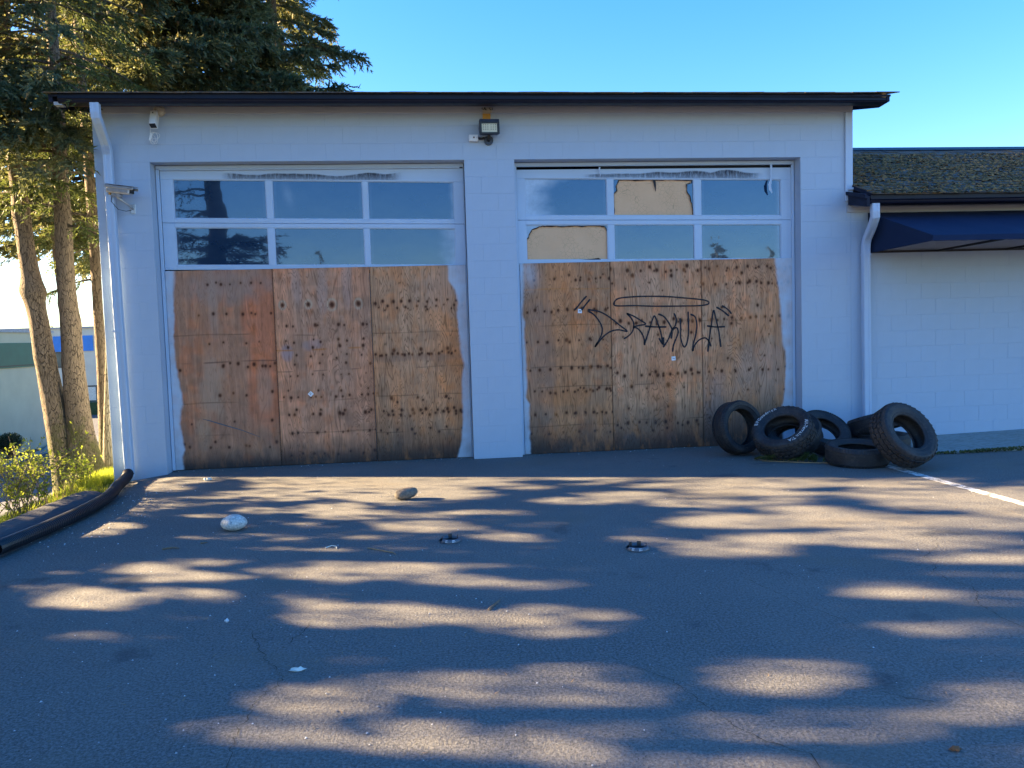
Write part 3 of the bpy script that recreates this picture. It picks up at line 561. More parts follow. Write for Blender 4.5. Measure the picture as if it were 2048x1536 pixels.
for k, (c, rw) in enumerate([(c, rw) for rw in range(2) for c in range(3)]):
    fr = None
    if (rw, c) == (1, 2): fr = lambda U, W, n: sstep(.80, 1.05, U+.25*(n-.5))*.8
    if (rw, c) == (0, 2): fr = lambda U, W, n: sstep(.93, 1.03, U+.06*(n-.5))*.5
    if (rw, c) == (0, 1): fr = lambda U, W, n: np.exp(-(((U-.13-.1*(1-W))/.05)**2+((W-.62)/.28)**2))*.22
    o = glass(dl, shl, *LC[c], LR_[rw][1], LR_[rw][0], fr, 20+k); o.location = (4.6, 0, 0)
for k, (rw, c) in enumerate(((0, 0), (0, 2), (1, 1), (1, 2))):
    fr = None
    if (rw, c) == (0, 0): fr = lambda U, W, n: sstep(.36, -.02, U-.14*W+.30*(n-.5))*.95
    if (rw, c) == (0, 2): fr = lambda U, W, n: sstep(.92, 1.03, U+.05*(n-.5))*.5
    if (rw, c) == (1, 2): fr = lambda U, W, n: sstep(.90, 1.05, U+.05*(n-.5))*.5
    o = glass(dr, shr, *RC[c], RR_[rw][1], RR_[rw][0], fr, 30+k); o.location = (4.6, 0, 0)
def poly_slab(name, pts, y0, y1, mat, parent, label=None):
    m = MB(); n = len(pts); tri = geometry.tessellate_polygon([[Vector((x, z, 0)) for x, z in pts]])
    m.v = [(x, y0, z) for x, z in pts]+[(x, y1, z) for x, z in pts]
    m.f = [tuple(t_) for t_ in tri]+[tuple(i+n for i in t_) for t_ in tri]+[(i, (i+1) % n, n+(i+1) % n, n+i) for i in range(n)]; m.mi = [0]*len(m.f)
    o = m.build(name, mat, parent)
    if label: o['label'] = label
    return o
def jag(pts, amp=.006, n=5):
    out = []
    for a, b in zip(pts, pts[1:]):
        for s in range(n):
            q = s/n; out.append((a[0]*(1-q)+b[0]*q+random.uniform(-amp, amp)*(s > 0), a[1]*(1-q)+b[1]*q+random.uniform(-amp, amp)*(s > 0)))
    return out+[pts[-1]]
def ribbon(pts, wd, y, th=.002):
    m = MB(); n = len(pts)
    for i, p in enumerate(pts):
        d = Vector(pts[min(i+1, n-1)])-Vector(pts[max(i-1, 0)]); q = Vector((-d.y, d.x)).normalized()*(wd[i] if isinstance(wd, list) else wd)/2
        m.v += [(p[0]+q.x, y, p[1]+q.y), (p[0]-q.x, y, p[1]-q.y), (p[0]+q.x, y+th, p[1]+q.y), (p[0]-q.x, y+th, p[1]-q.y)]
        if i:
            b = 4*i; m.f += [(b-4, b-3, b+1, b), (b-4, b, b+2, b-2), (b-3, b-1, b+3, b+1)]; m.mi += [0]*3
    return m
frostcol = np.array([[.35]*4])
def shard(pts, label=None):
    o = poly_slab('window_pane', pts, .211, .217, MAT['window_glass'], dr, label); a = o.data.color_attributes.new('tone', 'FLOAT_COLOR', 'POINT'); a.data.foreach_set('color', [.02]*4*len(o.data.vertices)); return o
poly_slab('foam_board', [(6.162, 2.98), (7.203, 2.975), (7.203, 3.44), (6.162, 3.45)], .224, .236, MAT['foam_board'], dr)
poly_slab('foam_board', [(5.037, 2.43), (6.074, 2.42), (6.074, 2.878), (5.037, 2.892)], .224, .236, MAT['foam_board'], dr)
e1 = jag([(6.170, 3.02), (6.166, 3.255), (6.20, 3.30), (6.213, 3.313), (6.197, 3.352), (6.222, 3.403), (6.243, 3.436)])
shard([(6.160, 3.02)]+e1+[(6.235, 3.450), (6.160, 3.451)], 'jagged left strip of a broken pane')
e2 = jag([(7.187, 3.428), (7.182, 3.393), (7.114, 3.376), (7.124, 3.279), (7.165, 3.2), (7.190, 3.081), (7.199, 2.99)])
shard([(7.205, 2.982)]+[(7.205, 3.434)]+[(7.195, 3.434)]+e2, 'jagged right strip of a broken pane')
e3 = jag([(5.040, 2.705), (5.073, 2.77), (5.104, 2.828), (5.205, 2.872), (5.304, 2.876), (5.6, 2.872), (5.985, 2.868), (6.05, 2.845), (6.072, 2.80)], .008)
sh3 = shard([(5.037, 2.893)]+e3[:0]+[(5.037, 2.705)]+e3[1:]+[(6.074, 2.879)], 'top corner left of a broken pane')
a = sh3.data.color_attributes['tone']; a.data.foreach_set('color', [.75 if v.co.x < 5.35 else .03 for v in sh3.data.vertices for _ in range(4)])
for e in (e1, e2, e3):
    P_ = ribbon(e, [random.uniform(.006, .017) for _ in e], .2085).build('torn_film', MAT['burnt_film'], dr)
P_ = ribbon(jag([(6.245, 3.440), (6.5, 3.436), (6.75, 3.436), (7.0, 3.432), (7.187, 3.430)], .007), .016, .2085).build('torn_film', MAT['burnt_film'], dr)
m = ribbon([(6.69, 3.44), (6.70, 3.40), (6.706, 3.35), (6.71, 3.29)], [.03, .032, .02, .004], .206, .003); m.build('torn_film', MAT['marker_ink'], dr)
m = ribbon([(5.07, 2.443), (5.25, 2.436), (5.487, 2.433), (5.70, 2.437), (5.87, 2.446), (5.95, 2.450), (5.985, 2.435)], [.006, .012, .016, .016, .018, .03, .012], .198, .006); m.build('torn_film', MAT['burnt_film'], dr)
# soot smears and peeling on the top rails
def smear(d, pts, y):
    o = poly_slab('soot_smear', pts, y, y+.0008, MAT['soot'], d); return o
t = NT('soot'); n = t.noise(16, 5, .7, t.mapped((2.2, 1, .5))); sx = t.n('ShaderNodeBsdfTransparent'); mx = t.n('ShaderNodeMixShader')
at = t.n('ShaderNodeVertexColor', layer_name='tone'); t.l(t.math('MULTIPLY', t.ramp(n, [(.32, .15), (.55, 1.)]), at.outputs['Color']), mx.inputs[0]); t.set((.035, .045, .07), .9)
t.l(sx.outputs[0], mx.inputs[1]); t.l(t.b.outputs[0], mx.inputs[2]); t.l(mx.outputs[0], t.out.inputs[0]); MAT['soot'] = t.m
def soot_strip(d, x0, x1, z0, z1, f, y=.1885):
    nx, nz = 90, 14; X, Z = np.meshgrid(np.linspace(x0, x1, nx), np.linspace(z0, z1, nz)); U = (X-x0)/(x1-x0); Wv = (Z-z0)/(z1-z0)
    a = np.clip(f(U, Wv), 0, 1); o = np_mesh('soot_smear', np.stack([X, X*0+y, Z-.0165*(X-(x0+x1)/2)], -1).reshape(-1, 3), grid(nx, nz), MAT['soot'], d, False, np.repeat(a.reshape(-1, 1), 4, 1))
def edge_soot(seed, hi):
    def f(U, Wv):
        top = .25+.65*fbm(U*5+seed, U*0, seed)*hi(U); return sstep(top+.05, top-.05, Wv)*(.35+.65*Wv)*sstep(0, .08, U)*sstep(1, .9, U)
    return f
soot_strip(dr, 5.75, 8.15, 3.452, 3.57, edge_soot(5, lambda U: .55+.9*np.exp(-((U-.68)/.25)**2)))
soot_strip(dl, 1.35, 3.55, 3.478, 3.585, edge_soot(9, lambda U: .9+.3*U))
# header seals, side stops, hanging strip
for (x0, x1), nm in ((DL, 'l'), (DR, 'r')):
    m = MB(); m.box(x0+.004, x1-.004, .168, .1885, 3.612, 3.654); m.box(x0+.004, x0+.042, .165, .1885, .0, 3.611); m.box(x1-.040 if nm == 'r' else x1-.012, x1-.004, .165, .1885, .0, 3.611)
    m.box(x0+.05, x1-.05, .160, .1875, 3.598 if nm == 'l' else 3.605, 3.613)
    bevel(P(m.build('door_stop', MAT['door_paint'], shop)), .003)
m = MB(); m.box(5.98, 8.47, .187, .19, 3.572, 3.600); m.build('gap_shade_strip', MAT['dark_void'], dr)  # black strip stands in for the shade in the gap over the door
m = ribbon([(8.214, 3.607), (8.216, 3.5), (8.214, 3.43), (8.205, 3.395)], [.03, .024, .022, .026], .145, .004); m.build('hanging_strip', MAT['trim_paint'], dr)
m = ribbon([(8.205, 3.395), (8.193, 3.35), (8.198, 3.29), (8.222, 3.238)], [.026, .04, .036, .012], .142, .004); m.build('hanging_strip', MAT['trim_paint'], dr)
m = ribbon([(5.985, 3.592), (5.976, 3.55), (5.992, 3.50), (5.986, 3.465)], [.02, .018, .012, .006], .16, .004); m.build('hanging_strip', MAT['trim_paint'], dr)
sheets = [
 (dl, .660, 1.913, 'reddish plywood sheet with pale scuffs at left of the left door', dict(seed=11, base=(0.572, 0.208, 0.108), grey=(0.456, 0.249, 0.154), orange=(0.735, 0.203, 0.066), rows=ROWS['L1'], fig=.5, scuffs=[(1.14,.98,.13,.46,(0.520,0.352,0.243),.75),(1.02,.42,.10,.16,(0.500,0.343,0.225),.7),(1.76,.95,.09,.30,(0.480,0.317,0.225),.6),(1.35,2.22,.55,.22,(0.400,0.273,0.216),.75),(1.20,1.95,.06,.40,(0.460,0.317,0.243),.6)], hlines=[(1.30,(0.100,0.053,0.045),.008,.8)], damp=.26, lp=LLEFT)),
 (dl, 1.917, 3.078, 'pinkish plywood sheet with ringed knots in the middle of the left door', dict(seed=12, base=(0.709, 0.326, 0.184), grey=(0.562, 0.322, 0.211), orange=(0.832, 0.251, 0.089), rows=ROWS['L2'], fig=.85, scuffs=[(2.05,1.38,.07,.09,(0.360,0.299,0.324),.8),(2.35,1.48,.12,.07,(0.380,0.299,0.306),.6),(2.2,2.2,.06,.28,(0.580,0.405,0.342),.5),(2.5,2.15,.06,.30,(0.580,0.405,0.342),.5),(2.8,2.2,.06,.28,(0.580,0.405,0.342),.5)], hlines=[(1.42,(0.620,0.229,0.063),.009,.9),(1.16,(0.140,0.079,0.063),.006,.7)], damp=.34, ringed=True)),
 (dl, 3.082, 4.262, 'yellowish plywood sheet with dense knot rows at right of the left door', dict(seed=13, base=(0.752, 0.347, 0.167), grey=(0.602, 0.347, 0.206), orange=(0.898, 0.291, 0.081), rows=ROWS['L3'], scuffs=[(3.6,1.28,.6,.05,(0.300,0.185,0.135),.55),(3.95,2.1,.3,.3,(0.560,0.387,0.288),.5)], hlines=[(1.16,(0.200,0.114,0.072),.006,.6)], damp=.46, rp=LRIGHT)),
 (dr, 4.936, 6.083, 'brown weathered plywood sheet at left of the right door', dict(seed=14, base=(0.663, 0.297, 0.140), grey=(0.515, 0.282, 0.162), orange=(0.878, 0.258, 0.070), rows=ROWS['R1'], fig=.9, scuffs=[(5.15,1.2,.22,.8,(0.400,0.255,0.198),.5),(5.45,.72,.35,.12,(0.700,0.238,0.072),.4)], hlines=[(2.08,(0.660,0.264,0.081),.007,.8),(1.10,(0.160,0.097,0.072),.007,.7)], damp=.36, lp=RLEFT, topfade=(5.06, 2.28, .10))),
 (dr, 6.087, 7.273, 'orange plywood sheet with most of the graffiti', dict(seed=15, base=(0.792, 0.338, 0.167), grey=(0.704, 0.387, 0.224), orange=(0.898, 0.259, 0.085), rows=ROWS['R2'], scuffs=[(6.55,2.12,.18,.25,(0.660,0.440,0.306),.45),(6.95,2.1,.10,.22,(0.660,0.440,0.306),.45),(6.3,.12,.10,.09,(0.550,0.414,0.360),.6),(6.85,.15,.07,.10,(0.550,0.414,0.360),.6)], damp=.52)),
 (dr, 7.277, 8.492, 'pale plywood sheet behind the leaning tyres', dict(seed=16, base=(0.775, 0.370, 0.195), grey=(0.625, 0.372, 0.229), orange=(0.898, 0.291, 0.103), rows=ROWS['R3'], scuffs=[(7.85,1.32,.14,.22,(0.500,0.238,0.117),.7),(8.1,.95,.4,.4,(0.500,0.352,0.279),.6),(7.45,.6,.2,.4,(0.360,0.282,0.279),.5)], damp=.72, rp=RRIGHT))]
for d, x0, x1, lb, kw in sheets:
    o = ply_sheet(x0, x1, .004, 2.412+random.uniform(-.002, .002), d, lb, **kw); o.location = (4.6, 0, 0)
# pale scuffs and gouge on the first sheet, stickers, graffiti
def sticker(x, z, a, tall=.026):
    m = MB(); m.box(-tall, tall, -.0006, .0006, -tall, tall); s_ = m.build('sticker', [MAT['sticker_paper'], MAT['pencil_ink']], dl if x < 4.5 else dr); s_.location = (x, .1605, z); s_.rotation_euler = (0, a, 0)
    return s_
def sticker_marks(s_, bars):
    me = s_.data; b = bmesh.new(); b.from_mesh(me)
    for x0, x1, z0, z1 in bars:
        f = b.faces.new([b.verts.new((x, -.0012, z)) for x, z in ((x0, z0), (x1, z0), (x1, z1), (x0, z1))]); f.material_index = 1
    b.to_mesh(me); b.free()
s_ = sticker(2.306, .874, R(45)); sticker_marks(s_, [(-.014, -.009, -.010, .012), (-.009, .012, -.010, -.006), (.0, .004, -.004, .010)])
s_ = sticker(5.687, 1.799, R(4)); sticker_marks(s_, [(-.015, .015, .004, .009), (-.010, -.005, -.012, .004), (.004, .009, -.012, .004)])
s_ = sticker(6.892, 1.160, R(-3)); sticker_marks(s_, [(-.013, .014, -.002, .003), (-.012, -.008, .003, .012), (.006, .011, -.012, -.002)])
m = ribbon([(1.006,.616), (1.1, .588), (1.239,.538), (1.45, .465), (1.67,.371)], [.004, .012, .014, .010, .004], .1605, .003); m.build('gouge', MAT['pencil_ink'], dl)
STROKES = [[[5.772, 1.98], [5.715, 1.922], [5.666, 1.864], [5.628, 1.823]], [[5.815, 1.938], [5.77, 1.887], [5.712, 1.817]], [[6.125, 1.871], [6.139, 1.911], [6.197, 1.947], [6.359, 1.961], [6.569, 1.963], [6.818, 1.953], [7.068, 1.928], [7.261, 1.905], [7.348, 1.884], [7.371, 1.861], [7.347, 1.839], [7.24, 1.827], [7.027, 1.828], [6.681, 1.834], [6.395, 1.849], [6.204, 1.85], [6.138, 1.859], [6.125, 1.884]], [[5.797, 1.813], [5.919, 1.791], [6.012, 1.748], [6.106, 1.68], [6.199, 1.603], [6.292, 1.526], [6.179, 1.548], [6.083, 1.532], [6.006, 1.488], [5.948, 1.434], [5.874, 1.346]], [[5.805, 1.79], [5.861, 1.752], [5.925, 1.676], [5.967, 1.582], [5.959, 1.498], [5.925, 1.43], [5.874, 1.346]], [[6.297, 1.749], [6.373, 1.719], [6.467, 1.661], [6.533, 1.612], [6.447, 1.596], [6.37, 1.576], [6.427, 1.559], [6.483, 1.492], [6.51, 1.416], [6.514, 1.351]], [[6.297, 1.749], [6.353, 1.682], [6.38, 1.607], [6.359, 1.524], [6.31, 1.469], [6.252, 1.434]], [[6.514, 1.36], [6.569, 1.508], [6.62, 1.656], [6.65, 1.711], [6.678, 1.655], [6.723, 1.522], [6.758, 1.343]], [[6.708, 1.42], [6.758, 1.343], [6.764, 1.427]], [[6.532, 1.584], [6.657, 1.571], [6.795, 1.567]], [[6.708, 1.732], [6.775, 1.699], [6.84, 1.613], [6.877, 1.527], [6.866, 1.424]], [[6.91, 1.732], [6.938, 1.657], [6.917, 1.573], [6.877, 1.527], [6.827, 1.407], [6.762, 1.315]], [[6.877, 1.522], [6.936, 1.554], [6.96, 1.497], [6.933, 1.422], [6.893, 1.329], [6.882, 1.255]], [[6.986, 1.665], [6.993, 1.533], [6.991, 1.42], [7.028, 1.306], [7.068, 1.343], [7.095, 1.493], [7.094, 1.746]], [[7.132, 1.717], [7.189, 1.678], [7.207, 1.565], [7.185, 1.433], [7.155, 1.34], [7.147, 1.246], [7.174, 1.321], [7.233, 1.385], [7.311, 1.411], [7.36, 1.372], [7.388, 1.305]], [[7.348, 1.24], [7.37, 1.409], [7.402, 1.597], [7.43, 1.761], [7.461, 1.651], [7.498, 1.481], [7.521, 1.295]], [[7.349, 1.564], [7.45, 1.548], [7.571, 1.548]], [[7.477, 1.798], [7.55, 1.753], [7.628, 1.688]], [[7.551, 1.815], [7.619, 1.77], [7.663, 1.718]]]
mm = MB()
def smooth(pts, n=6):
    out = []
    for i in range(len(pts)-1):
        p0, p1, p2, p3 = [Vector(pts[max(0, min(len(pts)-1, i+k))]) for k in (-1, 0, 1, 2)]
        for s in range(n):
            q = s/n; out.append(.5*((2*p1)+(p2-p0)*q+(2*p0-5*p1+4*p2-p3)*q*q+(3*p1-p0-3*p2+p3)*q**3))
    return out+[Vector(pts[-1])]
for st in STROKES:
    pts = smooth(st); n = len(pts); r = ribbon([tuple(p) for p in pts], [.0185*(1.25 if i < 4 or i > n-5 else 1)*random.uniform(.9, 1.1) for i in range(n)], .1592, .0012)
    mm.add(r.v, r.f)
    for e in (pts[0], pts[-1]): mm.add([(e.x+.011*math.cos(a*math.pi/4), .1590, e.y+.011*math.sin(a*math.pi/4)) for a in range(8)], [tuple(range(8))])
o = mm.build('graffiti', MAT['marker_ink'], dr, fix=False); o['label'] = 'black DRAKULA lettering in quote marks under a halo'
# ================================================================ LOWER WING
wing = empty('building_wing', (11.5, 0, 0), 'low white block wing with a mossy shingle roof, right of the workshop', 'building')
WO = Vector((11.5, 0, 0))
def Q(o): o.location = Vector(o.location)-WO; return o
m = MB(); m.box(9.203, 15, B_, .2, -.3, 3.05); m.box(14.8, 15, .2, 5.2, -.3, 3.05); m.box(9.203, 15, 5.0, 5.2, -.3, 3.05)
wwall = Q(m.build('wall', MAT['wall_paint'], wing))
for k in range(-1, 15): lay(9.2, 13.4, k, (0 if k % 2 else BW/2)+.26, wwall, 0)
WS = .42
def wroof(Y): return 3.115+WS*(Y+.46)
m = MB(); m.prism([(-.45, wroof(-.45)-.003), (2.42, wroof(2.42)-.003), (5.3, wroof(-.45)-.003), (5.3, wroof(-.45)-.05), (2.42, wroof(2.42)-.05), (-.45, wroof(-.45)-.05)], 9.205, 15.2)
wr = Q(m.build('roof', MAT['fascia_wood'], wing))
m = MB(); m.box(9.21, 15.1, -.3285, -.305, 2.989, 3.11); Q(m.build('fascia_board', MAT['fascia_wood'], wing))
m = MB(); m.prism([(-.455, 2.955), (-.455, 3.085), (-.025, 3.20), (-.025, 3.045)], 9.150, 9.195); bevel(Q(m.build('rake_board', MAT['fascia_wood'], wing)), .004)
m = MB(); m.prism([(-.47, 3.055), (-.47, 3.098), (-.43, 3.115), (-.023, 3.215), (-.023, 3.172)], 9.12, 9.148); Q(m.build('rake_trim', MAT['fascia_wood'], wing))
m = MB(); m.box(9.14, 15, -.022, -.001, 2.955, 3.05); bevel(Q(m.build('frieze_board', MAT['frieze_paint'], wing)), .002)
m = MB(); m.box(9.2, 15, -.30, -.023, 3.022, 3.036); Q(m.build('soffit', MAT['frieze_paint'], wing))
Q(gutter(9.20, 15.1, 3.105, 2.990, 3.118, 3.000, -.455).build('gutter', MAT['gutter_metal'], wing))
d2 = downspout('downspout', [(9.275, -.42, 2.995), (9.276, -.42, 2.90), (9.285, -.41, 2.84), (9.315, -.30, 2.745), (9.335, -.20, 2.665), (9.345, -.13, 2.61), (9.348, -.10, 2.55), (9.348, -.092, 2.48), (9.352, -.092, 1.5), (9.362, -.092, .25), (9.366, -.10, .10), (9.37, -.16, .03)], wing, tuple(WO))
m = MB()
for k in range(9): m.box(9.30+.001*k, 9.392, -.20+.009*k, -.196+.009*k, 2.655-.012*k, 2.66-.012*k)
m.box(9.296, 9.401, -.132, -.055, 2.40, 2.415); o = Q(m.build('downspout_ribs', MAT['trim_paint'], wing)); o['kind'] = 'stuff'
EXP = .142; NROW = 21
SMW = shingle_mesh(.30, .26, .014); nsh = 0
ang = math.atan(WS)
for row in range(NROW):
    s = -.03+row*EXP; y = -.46+s*math.cos(ang)
    for i in range(14):
        x = 9.21+.298*i+(.149 if row % 2 else 0)
        if row % 2 == 1 and i == 0: 
            pass
        o = link('shingle', SMW, wr); o.location = (x+random.uniform(-.006, .006), y+random.uniform(-.012, .012), wroof(y)-.010+random.uniform(0, .004))
        o.rotation_euler = (ang-.055+random.uniform(-.012, .014), random.uniform(-.012, .012), random.uniform(-.015, .015)); o.scale = (random.uniform(.93, 1.0), 1, random.uniform(.8, 1.3)); nsh += 1
m = MB()
for row in range(1, NROW, 2):
    s = -.03+row*EXP; y = -.46+s*math.cos(ang); m.obox((9.285, y+.12, wroof(y+.12)+.004), (.072, 0, 0), (0, .125*math.cos(ang), .125*math.sin(ang)-.006), (0, 0, .006))
o = m.build('shingle_edge', MAT['shingle'], wr); o['kind'] = 'stuff'
m = MB()
for i in range(20):
    x = 9.22+.3*i; m.obox((x+.14, 2.37, wroof(2.37)+.010), (.147, 0, 0), (0, .12*math.cos(ang), .12*math.sin(ang)), (0, -.006*math.sin(ang), .006))
o = m.build('ridge_cap', MAT['gutter_metal'], wr); o['kind'] = 'stuff'
# moss tufts along the shingle courses
V = []; F = []
for i in range(9000):
    row = random.randrange(0, NROW-2); x = random.uniform(9.22, 13.4); dens = .25+.75*float(fbm(np.array(x*.9), np.array(row*.35), 4))
    if random.random() > dens*1.1: continue
    s = -.03+row*EXP+random.uniform(-.012, .03)+(random.random() < .3)*random.uniform(0, EXP); y = -.46+s*math.cos(ang); z = wroof(y)+random.uniform(.0, .012)
    r = random.uniform(.010, .030); b = len(V); a = random.uniform(0, 6.3); c = Vector((x, y, z))
    for k in range(4): V.append(c+Vector((math.cos(a+k*1.57)*r*random.uniform(.7, 1.6), math.sin(a+k*1.57)*r*random.uniform(.6, 1), -.004+(.5*r if k == 2 else 0))))
    V.append(c+Vector((random.uniform(-.3, .3)*r, 0, r*random.uniform(.6, 1.0)))); F += [(b+k, b+(k+1) % 4, b+4) for k in range(4)]
o = np_mesh('moss_tufts', V, F, MAT['roof_moss'], wr); o['kind'] = 'stuff'
# a few leaves lying in the gutter
# ================================================================ AWNING
aw = empty('awning', (11, 0, 2.43), 'dark navy fabric awning on thin black bars under the mossy roof', 'awning'); AO = Vector((11, 0, 2.43))
def A(o): o.location = Vector(o.location)-AO; return o
ax0, ax1, ay, az0, az1, azt = 9.43, 14.6, -1.30, 2.43, 2.49, 2.945
m = MB(); nx = 24
for i in range(nx+1):
    x = ax0+(ax1-ax0)*i/nx; sag = .012*math.sin(math.pi*((x-ax0) % .95)/.95)
    for q in (0, .33, .66, 1): m.v.append((x, -.004+(ay+.004)*q, azt+(az1-azt)*q-sag*math.sin(math.pi*q)))
    m.v += [(x, ay-.004, az0+.003), (x, ay+.008, az0+.003)]
    if i:
        for k in range(5): b = 6*i+k; m.f.append((b-6, b, b+1, b-5)); m.mi.append(0)
o = A(m.build('canopy', MAT['awning_cloth'], aw, fix=False)); sd = o.modifiers.new('thick', 'SOLIDIFY'); sd.thickness = .004
for x in (ax0, ax1):
    m = MB(); m.add([(x, -.004, az0), (x, ay, az0), (x, ay, az1), (x, -.004, azt), (x+.004, -.004, az0), (x+.004, ay, az0), (x+.004, ay, az1), (x+.004, -.004, azt)], [(0,1,2,3),(4,7,6,5),(0,4,5,1),(1,5,6,2),(2,6,7,3),(3,7,4,0)])
    A(m.build('side_panel', MAT['awning_cloth'], aw))
def abar(a, b, w=.026): m = MB(); m.bar(a, b, w, w); A(m.build('frame_bar', MAT['black_plastic'], aw))
abar((ax0+.03, -.03, az0+.016), (ax1-.03, -.03, az0+.016)); abar((ax0+.03, ay+.03, az0+.02), (ax1-.03, ay+.03, az0+.02))
for x in (10.38, 11.32, 12.27, 13.2): abar((x, -.045, az0+.018), (x, ay+.045, az0+.022)); abar((x+.002, -.03, az0+.03), (x+.002, -.03, azt-.03), .034)
# ================================================================ CAMERAS, FLOODLIGHT
c1 = empty('security_camera', (.775, -.05, 4.23), 'white security camera with a coiled cable, under the eave by the left corner', 'security camera', 'security cameras on the workshop wall')
m = MB(); m.tube([(0, .027, 0), (0, -.012, .004), (0, -.04, .0)], [.062, .058, .03], 14); o = m.build('base', MAT['foam_blob'], c1)
b = bmesh.new(); bmesh.ops.create_icosphere(b, subdivisions=2, radius=1); me = bpy.data.meshes.new('filler')
for v in b.verts: v.co = Vector((v.co.x*.068, v.co.y*.03+.005, v.co.z*.05+.012))+Vector((random.uniform(-.006, .006),)*3)
b.to_mesh(me); b.free(); link('filler', me, c1, MAT['foam_blob'])
m = MB(); fwd = Vector((.05, -.50, -.86)).normalized(); side = Vector((1, .05, .08)); side = (side-fwd*side.dot(fwd)).normalized(); up = side.cross(fwd); ctr = Vector((-.040, -.085, -.115))
m.obox(ctr, side*.037, fwd*.104, up*.038); o = m.build('housing', MAT['white_plastic'], c1); bevel(o, .010, 2)
m = MB(); m.obox(ctr+fwd*.099, side*.033, fwd*.006, up*.033); m.tube([ctr+fwd*.1, ctr+fwd*.109], .022, 12); link('lens', m.mesh('lens'), c1, MAT['black_plastic'])
m = MB(); m.obox(ctr+up*.042+fwd*.004, side*.041, fwd*.104, up*.004); bevel(m.build('sunshield', MAT['white_plastic'], c1), .003)
m = MB(); m.tube([ctr-fwd*.05-up*.045+side*.0, ctr-fwd*.055-up*.0452], .007, 8); m.build('screw', MAT['black_plastic'], c1)
m = MB(); x0 = -.105; pts = [(-.09, -.02, -.03), (-.1, -.02, -.1), (-.108, -.015, -.2), (-.112, -.015, -.27)]
m.tube(smooth_pts(pts) if 'smooth_pts' in globals() else pts, .004, 6)
for (cx, cz, rx, rz, ph) in ((-.075, -.30, .045, .055, 2.6), (-.06, -.315, .032, .065, 2.2), (-.085, -.33, .03, .05, 2.8), (-.055, -.285, .05, .035, 3.0)):
    m.tube([(cx+rx*math.cos(ph+k*.42), -.017-.006*math.sin(k), cz+rz*math.sin(ph+k*.42)) for k in range(16)], .0032, 5)
m.build('cable', MAT['white_plastic'], c1)
m = MB(); m.obox((-.108, -.02, -.30), (.010, 0, -.004), (0, .009, 0), (.012, 0, .04)); bevel(m.build('plug', MAT['white_plastic'], c1), .003)
c2 = empty('security_camera', (.40, -.0, 3.12), 'silver bullet camera on a wall arm beside the left downspout', 'security camera', 'security cameras on the workshop wall')
f2 = Vector((.93, -.30, -.17)).normalized(); s2 = f2.cross(Vector((0, 0, 1))).normalized(); u2 = s2.cross(f2); cc = Vector((-.07, -.17, .19))
def c2box(o_, hs, hf, hu): return (cc+o_, s2*hs, f2*hf, u2*hu)
m = MB(); m.obox(*c2box(Vector(), .046, .155, .044)); o = m.build('housing', MAT['steel'], c2); bevel(o, .018, 3)
m = MB(); m.obox(*c2box(u2*.050+f2*.018, .050, .185, .003)); m.obox(*c2box(s2*.050+u2*.026+f2*.018, .003, .185, .015)); m.obox(*c2box(-s2*.050+u2*.026+f2*.018, .003, .185, .015)); bevel(m.build('sunshield', MAT['steel'], c2), .004)
m = MB(); m.obox(*c2box(f2*.158, .034, .004, .026)); m.build('window', MAT['black_plastic'], c2)
m = MB(); m.obox(*c2box(-u2*.055-f2*.03, .022, .045, .022)); m.tube([cc-u2*.06-f2*.06-s2*.03, cc-u2*.06-f2*.06+s2*.03], .024, 10); m.tube([cc-u2*.06-s2*.03, cc-u2*.06+s2*.03], .024, 10); bevel(m.build('swivel', MAT['steel'], c2), .003)
m = MB(); m.tube([cc-u2*.075-f2*.04, cc-u2*.10-f2*.03+Vector((.02, .03, 0)), Vector((-.03, -.07, .045)), Vector((0, -.008, .0))], .013, 8); m.build('arm', MAT['steel'], c2, smooth=True)
m = MB(); m.box(-.03, .03, -.008, -.001, -.055, .055); bevel(m.build('wall_plate', MAT['steel'], c2), .003)
m = MB(); m.obox(*c2box(-u2*.052-f2*.125, .012, .012, .014)); m.build('plug', MAT['cardboard'], c2)
m = MB(); m.tube([cc-u2*.05-f2*.10, cc-u2*.14-f2*.10, Vector((-.12, -.12, -.02)), Vector((-.06, -.05, -.03)), Vector((-.02, -.01, -.015))], .004, 6); m.build('cable', MAT['black_plastic'], c2)
fl = empty('floodlight', (4.585, -.0, 3.87), 'dark rectangular floodlight mounted high between the two doors', 'floodlight')
m = MB(); m.prism([(-.21, .045), (-.21, .185), (-.19, .222), (-.11, .232), (-.075, .19), (-.075, .06)], -.118, .118); hb = m.build('housing', MAT['lamp_housing'], fl); bevel(hb, .008, 2)
m = MB(); m.box(-.118, .118, -.222, -.2095, .040, .060); m.box(-.118, .118, -.222, -.2095, .162, .182); m.box(-.118, -.094, -.222, -.2095, .060, .162); m.box(.090, .118, -.222, -.2095, .060, .162); bevel(m.build('bezel', MAT['black_plastic'], fl), .003)
m = MB(); m.box(-.093, .089, -.214, -.2102, .061, .161); m.build('panel', MAT['lamp_panel'], fl)
for r_ in range(3):
    for c_ in range(6):
        x = -.074+.0265*c_+(.012 if c_ > 2 else 0); z = .146-.026*r_
        mm = MB(); mm.box(x-.005, x+.005, -.2165, -.214, z-.005, z+.005)
        if r_ == 0 and c_ == 0: led0 = mm.build('led', MAT['led_dark'], fl); lx, lz = x, z
        else:
            o = link('led', led0.data, fl); o.location = (x-lx, 0, z-lz)
m = MB(); m.tube([(0.0, -.001, .01), (0, -.035, .01)], .055, 16); m.build('wall_box', MAT['lamp_housing'], fl)
m = MB(); m.tube([(-.002, -.035, .01), (-.002, -.09, .02), (-.002, -.11, .06)], .018, 8); m.build('bracket', MAT['black_plastic'], fl)
